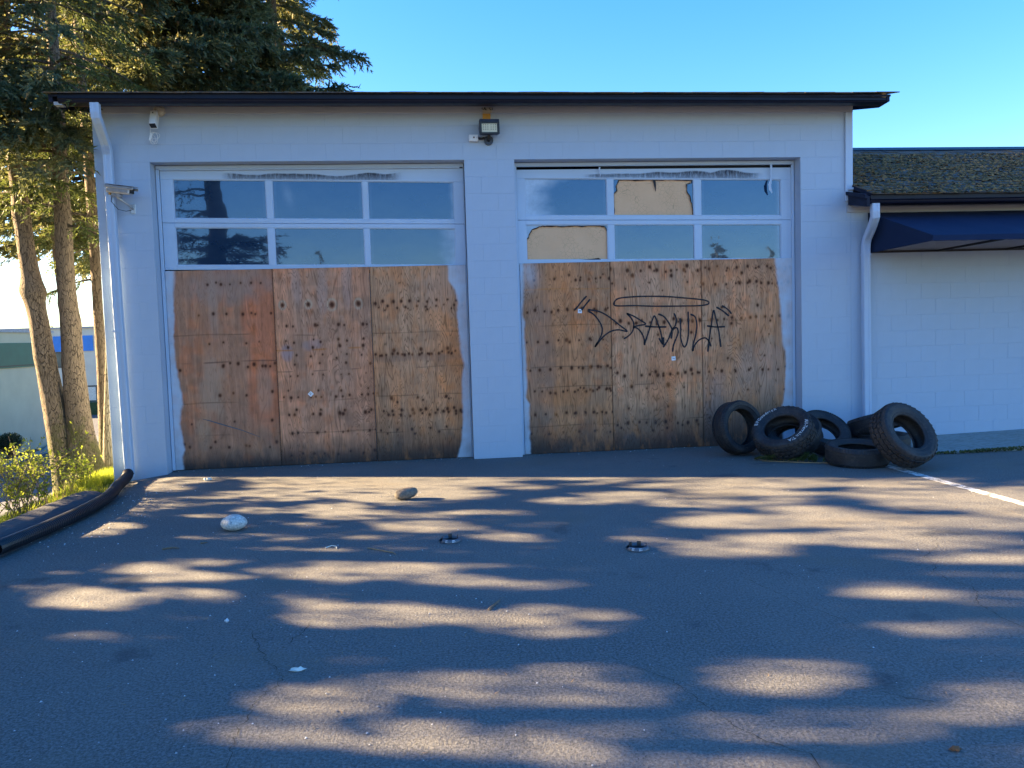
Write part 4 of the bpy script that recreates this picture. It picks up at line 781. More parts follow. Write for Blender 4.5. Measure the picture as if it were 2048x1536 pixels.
m = MB(); m.box(-.065, .03, -.030, -.0235, .235, .33); m.build('wood_shim', MAT['cardboard'], fl); 
m = MB(); m.box(-.062, .045, -.026, -.0225, .34, .405); m.build('bare_patch', MAT['foam_blob'], fl)
V = []; m = MB()
for k in range(6): x = random.uniform(-.07, .07); m.tube([(x, -.03, .40), (x+random.uniform(-.02, .02), -.04, .385), (x+random.uniform(-.03, .03), -.035, .37)], .004, 5)
m.build('loose_wires', MAT['black_plastic'], fl)['kind'] = 'stuff'
jb = empty('junction_box', (4.40, 0, 3.91), 'small pale electrical box left of the floodlight, high on the wall', 'junction box')
m = MB(); m.box(-.055, .055, -.055, -.001, -.042, .036); bevel(m.build('box', MAT['white_plastic'], jb), .006, 2)
m = MB(); m.tube([(0.004, -.055, .0), (.004, -.062, .0)], .010, 10); m.build('plug', MAT['black_plastic'], jb)
m = MB(); m.tube([(.04, -.055, .0), (.04, -.060, .0)], .006, 8); m.build('screw', MAT['steel'], jb)
m = MB(); m.tube([(.055, -.03, -.005), (.10, -.03, -.008), (.135, -.03, .0)], .014, 8); m.build('conduit', MAT['black_plastic'], jb)
# ================================================================ TYRES OF THE HEAP
def tyre(ctr, nrm, Ro, wd, rb, label, kind, spin=0, letters=None):
    """lathe carcass with an open hollow, tread as ribs or lug blocks; local Z is the axle, +Z the face we see"""
    n = Vector(nrm).normalized(); q = n.to_track_quat('Z', 'Y')
    t_ = empty('tyre', ctr, label, 'tyre', 'old tyres dumped by the wall'); t_.rotation_mode = 'QUATERNION'; t_.rotation_quaternion = q @ Euler((0, 0, spin)).to_quaternion()
    h = wd/2; Rt = Ro-(.014 if kind == 'lug' else .004); seg = 56
    half = [(rb, h*.62), (rb+.006, h*.74), (rb+.018, h*.80), (rb+.03, h*.82), (rb*.6+Rt*.4, h*.97), (rb*.45+Rt*.55, h*1.0), (rb*.3+Rt*.7, h*.98), (rb*.28+Rt*.72, h*1.0), (rb*.12+Rt*.88, h*.93), (Rt-.012, h*.86), (Rt, h*.74)]
    outer = half+[(r, -z) for r, z in half[::-1]]
    inner = [(rb+.004, -h*.55), (rb+.03, -h*.70), (rb*.5+Rt*.5, -h*.88), (Rt-.045, -h*.80), (Rt-.026, -h*.5), (Rt-.024, 0), (Rt-.026, h*.5), (Rt-.045, h*.80), (rb*.5+Rt*.5, h*.88), (rb+.03, h*.70), (rb+.004, h*.55)]
    prof = outer+inner; L = len(prof); pr = np.array(prof); a = np.arange(seg)*2*math.pi/seg
    V = np.stack([np.outer(np.cos(a), pr[:, 0]), np.outer(np.sin(a), pr[:, 0]), np.outer(np.ones(seg), pr[:, 1])], -1).reshape(-1, 3)
    i = np.arange(seg)[:, None]; k = np.arange(L)[None]; j = (i+1) % seg; k2 = (k+1) % L
    F = np.stack([i*L+k, j*L+k, j*L+k2, i*L+k2], -1).reshape(-1, 4); np_mesh('carcass', V, F, MAT['rubber'], t_, True)
    # tread
    m = MB()
    if kind == 'lug':
        nb = 34; rowsz = [(-.80, .11), (-.44, .16), (0, .17), (.44, .16), (.80, .11)]
        for r_, (zc, hw) in enumerate(rowsz):
            for s in range(nb):
                al = (s+.5*(r_ % 2)+random.uniform(-.06, .06))*2*math.pi/nb; c_, s_ = math.cos(al), math.sin(al); rad = Vector((c_, s_, 0)); tan = Vector((-s_, c_, 0)); tw = .25 if r_ % 2 else -.25
                e = abs(zc) > .7; rr = Ro-.009-(.016 if e else 0)+random.uniform(-.002, .001); ln = math.pi*Ro/nb*.80
                tv = (tan*math.cos(tw)+Vector((0, 0, 1))*math.sin(tw)); zv = (Vector((0, 0, 1))*math.cos(tw)-tan*math.sin(tw))
                if e: zv = (zv-rad*.55*(1 if zc > 0 else -1)).normalized()
                m.obox(rad*rr+Vector((0, 0, zc*h)), tv*ln, zv*hw*h, rad*.010)
            if abs(zc) > .7:
                for s in range(nb):
                    al = (s+.5*(r_ % 2))*2*math.pi/nb; c_, s_ = math.cos(al), math.sin(al); rad = Vector((c_, s_, 0)); tan = Vector((-s_, c_, 0)); sg = 1 if zc > 0 else -1
                    m.obox(rad*(Ro-.045)+Vector((0, 0, sg*h*.905)), tan*math.pi*Ro/nb*(.55 if s % 2 else .8), (rad*.9+Vector((0, 0, -sg*.35))).normalized()*(.022 if s % 2 else .014), (Vector((0, 0, sg))*.9+rad*.35).normalized()*.006)
        o = m.build('tread', MAT['dusty_rubber'], t_)
    else:
        zs = []; g = .045
        for zc, hw in ((-.60, .13), (-.28, .12), (0, .10), (.28, .12), (.60, .13)):
            pa = [(Ro-.010, (zc-hw)*h), (Ro+(-.003 if abs(zc) > .5 else 0), (zc-hw+.01)*h), (Ro+(-.003 if abs(zc) > .5 else 0), (zc+hw-.01)*h), (Ro-.010, (zc+hw)*h)]
            b0 = len(m.v)
            for s in range(seg):
                al = 2*math.pi*s/seg
                for r, z in pa: m.v.append((r*math.cos(al), r*math.sin(al), z))
            for s in range(seg):
                for k_ in range(3): p, p2 = b0+s*4+k_, b0+((s+1) % seg)*4+k_; m.f.append((p, p2, p2+1, p+1)); m.mi.append(0)
        for sg in (-1, 1):
            for s in range(64):
                al = 2*math.pi*s/64; rad = Vector((math.cos(al), math.sin(al), 0)); tan = Vector((-math.sin(al), math.cos(al), 0))
                m.obox(rad*(Ro-.010)+Vector((0, 0, sg*h*.82)), tan*math.pi*Ro/64*.78, (Vector((0, 0, sg))*.9-rad*.5).normalized()*.022, rad*.006)
        o = m.build('tread', MAT['rubber'], t_)
    o['kind'] = 'stuff'
    # raised rim ring on the sidewall
    m = MB(); rr = rb+.028; b0 = 0
    for s in range(seg):
        al = 2*math.pi*s/seg
        for r, z in ((rr-.006, h*.82), (rr-.003, h*.845+.002), (rr+.003, h*.845+.002), (rr+.006, h*.83)): m.v.append((r*math.cos(al), r*math.sin(al), z))
    for s in range(seg):
        for k_ in range(3): p, p2 = s*4+k_, ((s+1) % seg)*4+k_; m.f.append((p, p2, p2+1, p+1)); m.mi.append(0)
    m.build('bead_ring', MAT['rubber'], t_, True)
    if letters:
        for txt, a0, rad_, size in letters:
            vv = []; ff = []; ang_ = a0
            for ch in txt:
                cu = bpy.data.curves.new('glyph', 'FONT'); cu.body = ch; cu.size = size; cu.extrude = .0012; cu.resolution_u = 3; cu.align_x = 'CENTER'
                ob = bpy.data.objects.new('glyph', cu); COL.objects.link(ob); dg = bpy.context.evaluated_depsgraph_get(); me = bpy.data.meshes.new_from_object(ob.evaluated_get(dg))
                adv = size*(.36 if ch in 'lirt-/T ' else .58 if ch not in 'GBFm' else .68)/rad_; ang_ -= adv/2
                M_ = Matrix.Translation((rad_*math.cos(ang_), rad_*math.sin(ang_), h*1.0+.0035)) @ Matrix.Rotation(ang_-math.pi/2, 4, 'Z') @ Matrix.Rotation(-.10, 4, 'X')
                b0 = len(vv); vv += [tuple(M_ @ v.co) for v in me.vertices]; ff += [tuple(i_+b0 for i_ in p_.vertices) for p_ in me.polygons]
                ang_ -= adv/2; bpy.data.objects.remove(ob); bpy.data.curves.remove(cu); bpy.data.meshes.remove(me)
            me = bpy.data.meshes.new('lettering'); me.from_pydata(vv, [], ff); link('lettering', me, t_, MAT['white_rubber'])
    return t_
def zc(Ro, wd, n): n = Vector(n).normalized(); return Ro*math.sqrt(max(0, 1-n.z**2))+wd/2*abs(n.z)
TY = []
def put(px, Ro, wd, rb, n, label, kind, z=None, spin=0, letters=None):
    z = zc(Ro, wd*.93, n) if z is None else z
    TY.append(tyre((px[0], px[1], z), n, Ro, wd, rb, label, kind, spin, letters))
put((7.433, -.587), .315, .225, .215, (.335, -.91, .20), 'wide low tyre standing against the plywood, leftmost of the heap', 'rib', spin=.3)
put((7.794, -1.04), .345, .25, .195, (-.46, -.42, .76), 'white lettered knobbly tyre leaning over in front of the green sprig', 'lug', spin=0, letters=[('BFGoodrich', R(188), .265, .058), ('All-Terrain T/A', R(22), .265, .055)])
put((8.00, -.87), .31, .21, .19, (-.36, -.42, .80), 'tyre mostly hidden right behind the white lettered one', 'rib', spin=.2)
put((8.36, -.86), .30, .20, .175, (.06, -.62, .78), 'plain tyre tilted back behind the flat one, showing its open side', 'rib', spin=.5)
put((8.382, -1.56), .325, .20, .19, (-.02, -.08, 1), 'ribbed tyre lying flat on the asphalt at the front of the heap', 'rib', spin=.1)
put((9.06, -.83), .33, .19, .20, (-.15, .28, .94), 'upper of the two stacked tyres half hidden behind the biggest tyre', 'rib', z=.345, spin=.1)
put((9.12, -.78), .33, .22, .20, (0, 0, 1), 'lower of the two stacked tyres hidden behind the biggest tyre', 'rib', spin=.2)
put((8.68, -1.93), .345, .25, .19, (.24, -.80, .54), 'biggest knobbly tyre with muddy tread leaning at the right end of the heap', 'lug', spin=.15)
# ================================================================ THINGS LYING ON THE ASPHALT
def stone(name, loc, dims, seed, mat, label, rot=0):
    b = bmesh.new(); bmesh.ops.create_icosphere(b, subdivisions=4, radius=1); rs = random.Random(seed); ph = [rs.uniform(0, 6) for _ in range(6)]
    for v in b.verts:
        p = v.co.copy(); k = 1+.05*math.sin(2.1*p.x+ph[0])+.05*math.sin(2.7*p.y+ph[1])+.04*math.sin(3.3*p.z+ph[2])+.012*math.sin(9*p.x+7*p.y+ph[3]); v.co = Vector((p.x*dims[0]*k, p.y*dims[1]*k, p.z*dims[2]*k))
    me = bpy.data.meshes.new(name); b.to_mesh(me); b.free(); me.polygons.foreach_set('use_smooth', [True]*len(me.polygons))
    zmin = min(v.co.z for v in me.vertices); o = link(name, me, None, MAT[mat]); o.location = (loc[0], loc[1], -zmin-.002); o.rotation_euler = (0, 0, rot); tag(o, label, 'stone'); return o
stone('stone', (2.17, -3.10), (.103, .085, .064), 3, 'pale_stone', 'whitish speckled egg shaped stone alone on the asphalt in front of the left door')
s_ = stone('stone', (3.53, -2.22), (.118, .07, .056), 5, 'brown_stone', 'long brown stone on the sunlit asphalt before the white pillar', .1); s_.rotation_euler = (.05, -.16, .1); s_.location.z += .006
def beacon(loc, rot, label, spikes, seed):
    """broken octagonal plastic ring with upright prongs and little reflector windows"""
    e = empty('broken_light', (loc[0], loc[1], 0), label, 'broken light', 'broken plastic light rings on the asphalt', (0, 0, rot)); rs = random.Random(seed)
    prof = [(.082, .001), (.084, .008), (.070, .026), (.064, .027), (.062, .010), (.066, .001)]; V = []; n = 8
    for s in range(n):
        a = (s+.5)*math.pi/4
        for r, z in prof: V.append((r*math.cos(a), r*math.sin(a), z+(rs.uniform(-.002, .002) if z > .005 else 0)))
    F = [(s*6+k, ((s+1) % n)*6+k, ((s+1) % n)*6+(k+1) % 6, s*6+(k+1) % 6) for s in range(n) for k in range(6) if not (s == 3 and k in (1, 2))]
    o = np_mesh('ring', V, F, MAT['clear_grey'], e); m = MB()
    m.tube([(0, 0, .0015), (0, 0, .006)], .06, 8); m.build('base', MAT['black_plastic'], e)
    for a in spikes:
        r = .058; x, y = r*math.cos(a), r*math.sin(a); m = MB(); t_ = Vector((-math.sin(a), math.cos(a), 0)); ra = Vector((math.cos(a), math.sin(a), 0))
        m.obox((x, y, .026), t_*.0032, ra*.0015, Vector((0, 0, .017))+ra*.002); m.build('prong', MAT['black_plastic'], e)
    for a0 in (-1.45, -2.15):
        m = MB()
        for i in range(3):
            for k in range(2):
                a = a0+.115*(i-1); ra = Vector((math.cos(a), math.sin(a), 0)); t_ = Vector((-math.sin(a), math.cos(a), 0)); m.obox(ra*.0745+Vector((0, 0, .0115+.0085*k))-ra*.006*k, t_*.0032, ra*.002, Vector((0, 0, .0034)))
        m.build('reflector', MAT['sticker_paper'], e)['kind'] = 'stuff'
    return e
simple('clear_grey', (.10, .115, .145), .4, 0, .4, 60)
beacon((3.91, -3.83), .2, 'broken grey light ring with one set of prongs, nearer the brown stone', [1.2, 1.32, 1.44, 1.56, 2.9, .2], 1)
beacon((5.20, -4.32), -.1, 'broken grey light ring with two sets of prongs, right of the other ring', [2.3, 2.42, 2.54, 2.66, 1.1, 1.22, 1.34, 1.46, .1], 2)
def crumple(name, loc, size, mat, label, cat, seed):
    b = bmesh.new(); bmesh.ops.create_icosphere(b, subdivisions=2, radius=1); rs = random.Random(seed)
    for v in b.verts: v.co = Vector((v.co.x*size[0]*rs.uniform(.55, 1.25), v.co.y*size[1]*rs.uniform(.55, 1.25), (v.co.z+.8)*size[2]*rs.uniform(.3, 1.2)))
    me = bpy.data.meshes.new(name); b.to_mesh(me); b.free(); o = link(name, me, None, MAT[mat]); o.location = (loc[0], loc[1], .002); return tag(o, label, cat)
crumple('paper_scrap', (3.165, -5.95), (.042, .018, .010), 'litter_paper', 'crumpled white paper scrap beside the long crack in the foreground', 'paper scrap', 2)
crumple('plastic_cap', (2.67, -5.25), (.012, .010, .012), 'clear_plastic', 'small bluish clear plastic cap on the shaded asphalt left of the crack', 'plastic cap', 5)
crumple('dry_leaf', (1.26, -.66), (.05, .03, .022), 'gravel_leaf' if 'gravel_leaf' in MAT else 'litter_paper', 'pale curled leaf on the sunlit asphalt near the left door corner', 'leaf', 8)
crumple('dead_leaf', (5.62, -7.02), (.022, .014, .008), 'dead_leaf', 'brown dead leaf at the bottom right of the asphalt', 'leaf', 9)
def twig(pts, r, mat, label, name='twig'):
    m = MB(); m.tube([(x, y, z+r) for x, y, z in pts], [r*1.0]*(len(pts)-1)+[r*.5], 5); o = m.build(name, MAT[mat], None); return tag(o, label, 'twig')
twig([(3.00, -3.83, 0), (3.04, -3.80, .006), (3.075, -3.82, .004), (3.085, -3.87, 0)], .004, 'litter_paper', 'pale curved twig between the white stone and the left light ring')
twig([(3.31, -3.90, 0), (3.38, -3.97, .004), (3.50, -4.07, .003), (3.525, -4.12, 0)], .004, 'dry_stem', 'tan straight twig just left of the left light ring')
twig([(4.09, -5.33, 0), (4.14, -5.25, .008), (4.165, -5.19, .002)], .006, 'twig_wood', 'short dark twig on the asphalt in the centre foreground')
twig([(1.78, -3.62, 0), (1.84, -3.60, .004), (1.90, -3.615, 0)], .007, 'twig_wood', 'longest of the dark bark bits below the white stone')
twig([(2.02, -3.50, 0), (2.07, -3.49, 0)], .007, 'twig_wood', 'short dark bark bit just below the white stone')
twig([(4.02, -6.98, 0), (4.12, -6.97, .003), (4.2, -6.985, 0)], .003, 'twig_wood', 'thin dark twig at the bottom centre edge')
# gravel specks
V = []; F = []
def speck(x, y, r):
    b = len(V); 
    for dx, dy, dz in ((1, 0, 0), (-.5, .87, 0), (-.5, -.87, 0), (0, 0, 1.1), (.5, .4, .6)): V.append((x+dx*r*random.uniform(.6, 1.2), y+dy*r*random.uniform(.6, 1.2), .002+dz*r*.8))
    F.extend([(b, b+1, b+3), (b+1, b+2, b+3), (b+2, b, b+3), (b, b+4, b+1)])
for i in range(420): speck(random.gauss(2.2, 1.2), random.uniform(-6.9, -1.6), random.choice([.003, .004, .005, .007]))
for i in range(380): speck(random.uniform(.8, 9.5), random.uniform(-7.2, -.2), random.choice([.003, .004, .006]))
for i in range(260): speck(random.gauss(.95, .2), random.uniform(-3.4, -.8), random.choice([.003, .004, .005, .007, .009]))
for i in range(160): speck(random.uniform(.7, 8.5), random.gauss(.08, .05), random.choice([.004, .006, .009]))
o = np_mesh('gravel', V, F, MAT['gravel_stone']); o['kind'] = 'stuff'
# corrugated drain pipe from the downspout foot along the kerb
pp = [(.215, -.14, .03), (.26, -.25, .055), (.31, -.42, .045), (.375, -.72, .04), (.46, -1.08, .05), (.565, -1.45, .058), (.635, -1.85, .06), (.66, -2.35, .06), (.645, -2.85, .06), (.605, -3.3, .06), (.58, -3.56, .06)]
ctr = [tuple(v) for v in (lambda P3: [.5*((2*p1)+(p2-p0)*q+(2*p0-5*p1+4*p2-p3)*q*q+(3*p1-p0-3*p2+p3)*q**3) for i in range(len(P3)-1) for p0, p1, p2, p3 in [[P3[max(0, min(len(P3)-1, i+k))] for k in (-1, 0, 1, 2)]] for q in [s/36 for s in range(36)]])([Vector(p) for p in pp])]
pipe = empty('drain_pipe', (.4, -1.5, 0), 'black corrugated drain pipe curving from the downspout along the kerb', 'drain pipe')
m = MB(); m.tube(ctr, [.054+(.0035 if (i//1) % 2 else 0)+(.006 if i < 6 else 0) for i in range(len(ctr))], 16, cap=False)
o = m.build('hose', MAT['pipe_plastic'], pipe, fix=False); o.location = (-.4, 1.5, 0)
sd = o.modifiers.new('wall', 'SOLIDIFY'); sd.thickness = .005; sd.offset = -1
m = MB(); a_, b_ = Vector(ctr[0]), Vector(ctr[4]); m.tube([a_-(b_-a_)*.4, b_], [.066, .064], 16); o = m.build('collar', MAT['pipe_plastic'], pipe); o.location = (-.4, 1.5, 0)
# conifer sprig by the tyres
sp = empty('conifer_sprig', (7.74, -1.26, 0), 'green conifer sprig lying on the asphalt in front of the white lettered tyre', 'sprig')
# ================================================================ TREES
LIT = [[0.83, -0.51, 0.43, -0.11, -0.08, 0.26, 1.0], [0.85, -0.94, 0.23, -0.06, -0.07, 0.21, 1.0], [1.74, -0.59, 0.91, -0.24, -0.02, 0.1, 1.0], [0.88, -1.63, 0.1, -0.02, -0.02, 0.07, 1.0], [1.63, -1.66, 0.17, -0.04, -0.01, 0.05, 1.0], [1.66, -1.96, 0.27, -0.07, -0.01, 0.05, 0.5], [1.79, -2.51, 0.11, -0.03, -0.01, 0.05, 1.0], [2.22, -2.4, 0.17, -0.04, -0.02, 0.09, 1.0], [2.52, -1.25, 0.53, -0.14, -0.04, 0.29, 1.0], [2.01, -0.82, 0.26, -0.07, -0.03, 0.13, 1.0], [2.34, -1.65, 0.58, -0.15, -0.03, 0.16, 1.0], [2.25, -1.9, 0.25, -0.06, -0.01, 0.07, 1.0], [2.94, -2.62, 0.31, -0.07, -0.01, 0.07, 1.0], [2.77, -2.38, 0.26, -0.06, -0.01, 0.08, 0.5], [3.02, -1.06, 0.29, -0.08, -0.01, 0.09, 1.0], [3.36, -0.95, 0.42, -0.11, -0.0, 0.08, 1.0], [4.28, -1.25, 0.37, -0.1, 0.01, 0.18, 1.0], [4.21, -1.55, 0.41, -0.11, 0.01, 0.14, 1.0], [3.9, -1.74, 0.15, -0.04, 0.0, 0.13, 1.0], [3.9, -2.06, 0.35, -0.09, 0.0, 0.18, 1.0], [3.33, -2.22, 0.14, -0.03, -0.0, 0.07, 1.0], [4.24, -2.94, 0.24, -0.06, 0.0, 0.06, 1.0], [3.73, -3.33, 0.29, -0.07, -0.0, 0.13, 1.0], [3.87, -2.99, 0.16, -0.04, 0.0, 0.07, 0.5], [0.99, -2.71, 0.19, -0.04, -0.04, 0.1, 1.0], [0.98, -2.95, 0.17, -0.04, -0.04, 0.1, 1.0], [1.2, -2.85, 0.13, -0.03, -0.02, 0.06, 0.5], [2.27, -3.35, 0.31, -0.07, -0.02, 0.07, 0.5], [3.53, -3.66, 0.3, -0.07, -0.0, 0.06, 0.5], [4.3, -3.8, 0.09, -0.02, 0.01, 0.07, 1.0], [2.71, -3.88, 0.3, -0.06, -0.02, 0.1, 1.0], [2.0, -3.75, 0.19, -0.04, -0.02, 0.05, 0.5], [3.69, -4.0, 0.68, -0.14, -0.0, 0.08, 0.5], [3.56, -4.32, 0.59, -0.12, -0.0, 0.09, 1.0], [3.29, -4.47, 0.45, -0.09, -0.01, 0.11, 1.0], [2.21, -3.98, 0.2, -0.04, -0.02, 0.08, 1.0], [1.84, -4.09, 0.23, -0.05, -0.04, 0.11, 1.0], [2.2, -4.36, 0.23, -0.04, -0.02, 0.08, 1.0], [3.93, -4.78, 0.19, -0.04, 0.0, 0.07, 1.0], [1.55, -4.52, 0.2, -0.04, -0.03, 0.08, 1.0], [1.76, -4.74, 0.26, -0.05, -0.05, 0.12, 1.0], [2.26, -4.7, 0.27, -0.05, -0.02, 0.07, 1.0], [2.84, -4.81, 0.23, -0.04, -0.01, 0.07, 0.5], [2.78, -4.93, 0.31, -0.06, -0.01, 0.07, 0.5], [3.49, -5.23, 0.39, -0.07, -0.01, 0.1, 1.0], [3.31, -5.33, 0.24, -0.04, -0.01, 0.08, 1.0], [2.38, -5.09, 0.11, -0.02, -0.01, 0.03, 0.5], [4.05, -5.45, 0.17, -0.03, 0.01, 0.09, 1.0], [4.23, -4.03, 0.14, -0.03, 0.01, 0.1, 0.5], [5.07, -1.57, 0.61, -0.16, 0.04, 0.27, 1.0], [6.05, -1.61, 0.75, -0.2, 0.02, 0.06, 1.0], [4.69, -1.88, 0.17, -0.04, 0.01, 0.13, 1.0], [7.28, -2.45, 0.68, -0.18, 0.18, 0.37, 1.0], [7.71, -2.38, 0.67, -0.18, 0.17, 0.32, 1.0], [8.73, -2.68, 0.8, -0.21, 0.23, 0.32, 1.0], [8.37, -3.42, 0.58, -0.14, 0.28, 0.37, 1.0], [5.51, -2.49, 0.29, -0.07, 0.02, 0.08, 1.0], [5.12, -2.68, 0.31, -0.08, 0.02, 0.11, 1.0], [6.07, -3.05, 0.35, -0.08, 0.03, 0.09, 1.0], [6.6, -3.08, 0.16, -0.04, 0.02, 0.06, 0.5], [5.82, -2.13, 0.11, -0.03, 0.02, 0.08, 1.0], [7.58, -3.04, 0.41, -0.1, 0.06, 0.1, 0.5], [6.83, -3.43, 0.19, -0.05, 0.04, 0.07, 1.0], [7.92, -4.07, 0.5, -0.11, 0.16, 0.21, 1.0], [7.15, -3.75, 0.35, -0.08, 0.06, 0.1, 1.0], [6.22, -3.72, 0.41, -0.09, 0.06, 0.15, 1.0], [6.97, -3.92, 0.45, -0.1, 0.05, 0.09, 1.0], [6.4, -4.3, 0.4, -0.09, 0.05, 0.09, 1.0], [7.02, -4.41, 0.29, -0.06, 0.12, 0.2, 1.0], [4.49, -4.01, 0.13, -0.03, 0.02, 0.19, 0.5], [5.88, -4.48, 0.3, -0.06, 0.06, 0.14, 1.0], [5.51, -4.24, 0.17, -0.04, 0.02, 0.06, 0.5], [4.42, -4.95, 0.16, -0.03, 0.01, 0.05, 1.0], [4.51, -5.26, 0.14, -0.03, 0.01, 0.06, 0.5], [4.43, -5.51, 0.25, -0.05, 0.02, 0.13, 1.0], [6.4, -5.49, 0.21, -0.04, 0.04, 0.06, 1.0], [6.21, -5.28, 0.14, -0.03, 0.04, 0.06, 0.5], [7.4, -5.01, 0.26, -0.05, 0.06, 0.07, 1.0], [7.2, -5.19, 0.29, -0.06, 0.06, 0.08, 0.5], [7.63, -4.6, 0.36, -0.08, 0.04, 0.06, 0.5], [2.37, -5.11, 0.11, -0.02, -0.01, 0.03, 0.5], [3.48, -5.27, 0.4, -0.07, -0.01, 0.09, 1.0], [3.89, -5.57, 0.12, -0.02, 0.0, 0.09, 0.5], [4.1, -5.47, 0.12, -0.02, 0.01, 0.1, 1.0], [3.53, -5.92, 0.11, -0.02, -0.0, 0.04, 0.5], [2.98, -5.98, 0.13, -0.02, -0.01, 0.04, 0.5], [3.34, -6.07, 0.22, -0.04, -0.02, 0.12, 0.5], [3.28, -6.28, 0.19, -0.03, -0.02, 0.11, 1.0], [3.03, -6.15, 0.06, -0.01, -0.01, 0.03, 0.5], [3.86, -6.18, 0.29, -0.05, 0.0, 0.08, 1.0], [4.01, -6.36, 0.12, -0.02, 0.0, 0.07, 1.0], [2.91, -6.39, 0.13, -0.02, -0.01, 0.04, 1.0], [2.71, -6.51, 0.08, -0.01, -0.01, 0.03, 0.5], [3.02, -6.61, 0.19, -0.03, -0.01, 0.05, 1.0], [2.96, -6.5, 0.22, -0.04, -0.02, 0.06, 0.5], [3.33, -6.7, 0.21, -0.03, -0.03, 0.19, 1.0], [3.73, -6.62, 0.21, -0.03, -0.0, 0.09, 1.0], [3.74, -6.83, 0.15, -0.02, -0.0, 0.11, 1.0], [4.02, -6.68, 0.07, -0.01, 0.01, 0.07, 0.5], [1.97, -5.71, 0.11, -0.02, -0.02, 0.05, 0.5], [4.41, -5.56, 0.24, -0.04, 0.02, 0.16, 1.0], [4.42, -6.38, 0.32, -0.05, 0.01, 0.07, 1.0], [4.34, -6.21, 0.23, -0.04, 0.01, 0.08, 1.0], [5.27, -6.35, 0.24, -0.04, 0.06, 0.13, 1.0], [5.35, -6.78, 0.22, -0.03, 0.04, 0.07, 1.0], [4.92, -6.74, 0.17, -0.03, 0.02, 0.05, 1.0], [4.29, -6.72, 0.22, -0.03, 0.01, 0.07, 1.0], [4.2, -6.92, 0.15, -0.02, 0.01, 0.05, 1.0], [4.57, -6.97, 0.13, -0.02, 0.02, 0.06, 1.0], [4.93, -7.03, 0.1, -0.02, 0.02, 0.05, 1.0], [6.38, -6.01, 0.19, -0.03, 0.05, 0.07, 1.0], [5.93, -6.16, 0.31, -0.05, 0.05, 0.07, 0.5], [5.7, -7.13, 0.16, -0.02, 0.05, 0.06, 0.5]]
DARK = [[8.0, -2.27, 0.25, -0.07, 0.03, 0.05], [7.69, -2.81, 0.65, -0.17, 0.06, 0.1], [8.28, -2.69, 0.21, -0.06, 0.05, 0.08], [8.9, -2.71, 0.21, -0.06, 0.05, 0.07], [5.0, -1.73, 0.41, -0.11, 0.01, 0.08], [7.78, -3.79, 0.36, -0.09, 0.04, 0.06]]  # lit and shaded ground patches that the crowns are cut to

LITA = np.array(LIT); LITA[:, 6] = np.where(LITA[:, 6] < 1, .72, 1)
for i_, g_ in ((2, .09), (4, .045)):      # the sun's disc blurs a gap, so each gap is a little wider than its patch
    n_ = np.hypot(LITA[:, i_], LITA[:, i_+1])[:, None]; LITA[:, i_:i_+2] *= (n_+g_)/n_
LITA = LITA; DARKA = np.array(DARK)
def ell(A_, x, y):
    det = A_[:, 2]*A_[:, 5]-A_[:, 3]*A_[:, 4]; dx = x[:, None]-A_[:, 0]; dy = y[:, None]-A_[:, 1]
    u = (dx*A_[:, 5]-dy*A_[:, 4])/det; v = (dy*A_[:, 2]-dx*A_[:, 3])/det; return u*u+v*v
def open_to_sun(P_):
    """chance that a crown blade is cut so sun falls on set ground patches: 1 = gap. P_ are points in the crown."""
    x = P_[:, 0]-SUND.x/SUND.z*P_[:, 2]; y = P_[:, 1]-SUND.y/SUND.z*P_[:, 2]
    g = np.zeros(len(x))
    for s in range(0, len(x), 20000):
        xs_, ys_ = x[s:s+20000], y[s:s+20000]; nz_ = .9*(fbm(xs_*2.4+31, ys_*7+17, 5)-.5)+.5*(fbm(xs_*6+3, ys_*19+7, 6)-.5)
        e = ell(LITA, xs_, ys_)+nz_[:, None]*1.15; w_ = np.where(e < 1.42, LITA[:, 6], 0).max(1); d = (ell(DARKA, x[s:s+20000], y[s:s+20000]) < 1).any(1); g[s:s+20000] = np.where(d, 0, w_)
    g = np.maximum(g*.96, .80*(fbm(x*1.5+7, y*5+3, 9) > .655)+.6*(fbm(x*3.5+2, y*11+8, 10) > .70))
    edge = y > -.275*x-.03; g = np.where(edge, 1., g); g = np.where((x < .28) & (y > -2.9), np.maximum(g, .75), g)
    return g
def eave_light(P_):  # thins crown blades that would keep the sun off the eave
    k = (P_[:, 2]-4.34)/SUND.z; x = P_[:, 0]-SUND.x*k; y = P_[:, 1]-SUND.y*k
    return np.where((k > 0) & (y > -.75) & (y < .05) & (x > -.3) & (x < 9.6), .88, 0.)
def blades(org, dirs, ln, wd, rg, spread=.8):
    """one narrow leaf triangle per origin, scattered about its direction"""
    n = len(org); d = dirs+rg.normal(0, spread, (n, 3))*.6; d /= np.linalg.norm(d, axis=1)[:, None]
    s = np.cross(d, rg.normal(0, 1, (n, 3))); s /= np.linalg.norm(s, axis=1)[:, None]+1e-9
    L = (ln*rg.uniform(.6, 1.3, n))[:, None]; Wd = (wd*rg.uniform(.7, 1.3, n))[:, None]
    return np.stack([org-s*Wd/2, org+s*Wd/2, org+d*L], 1)
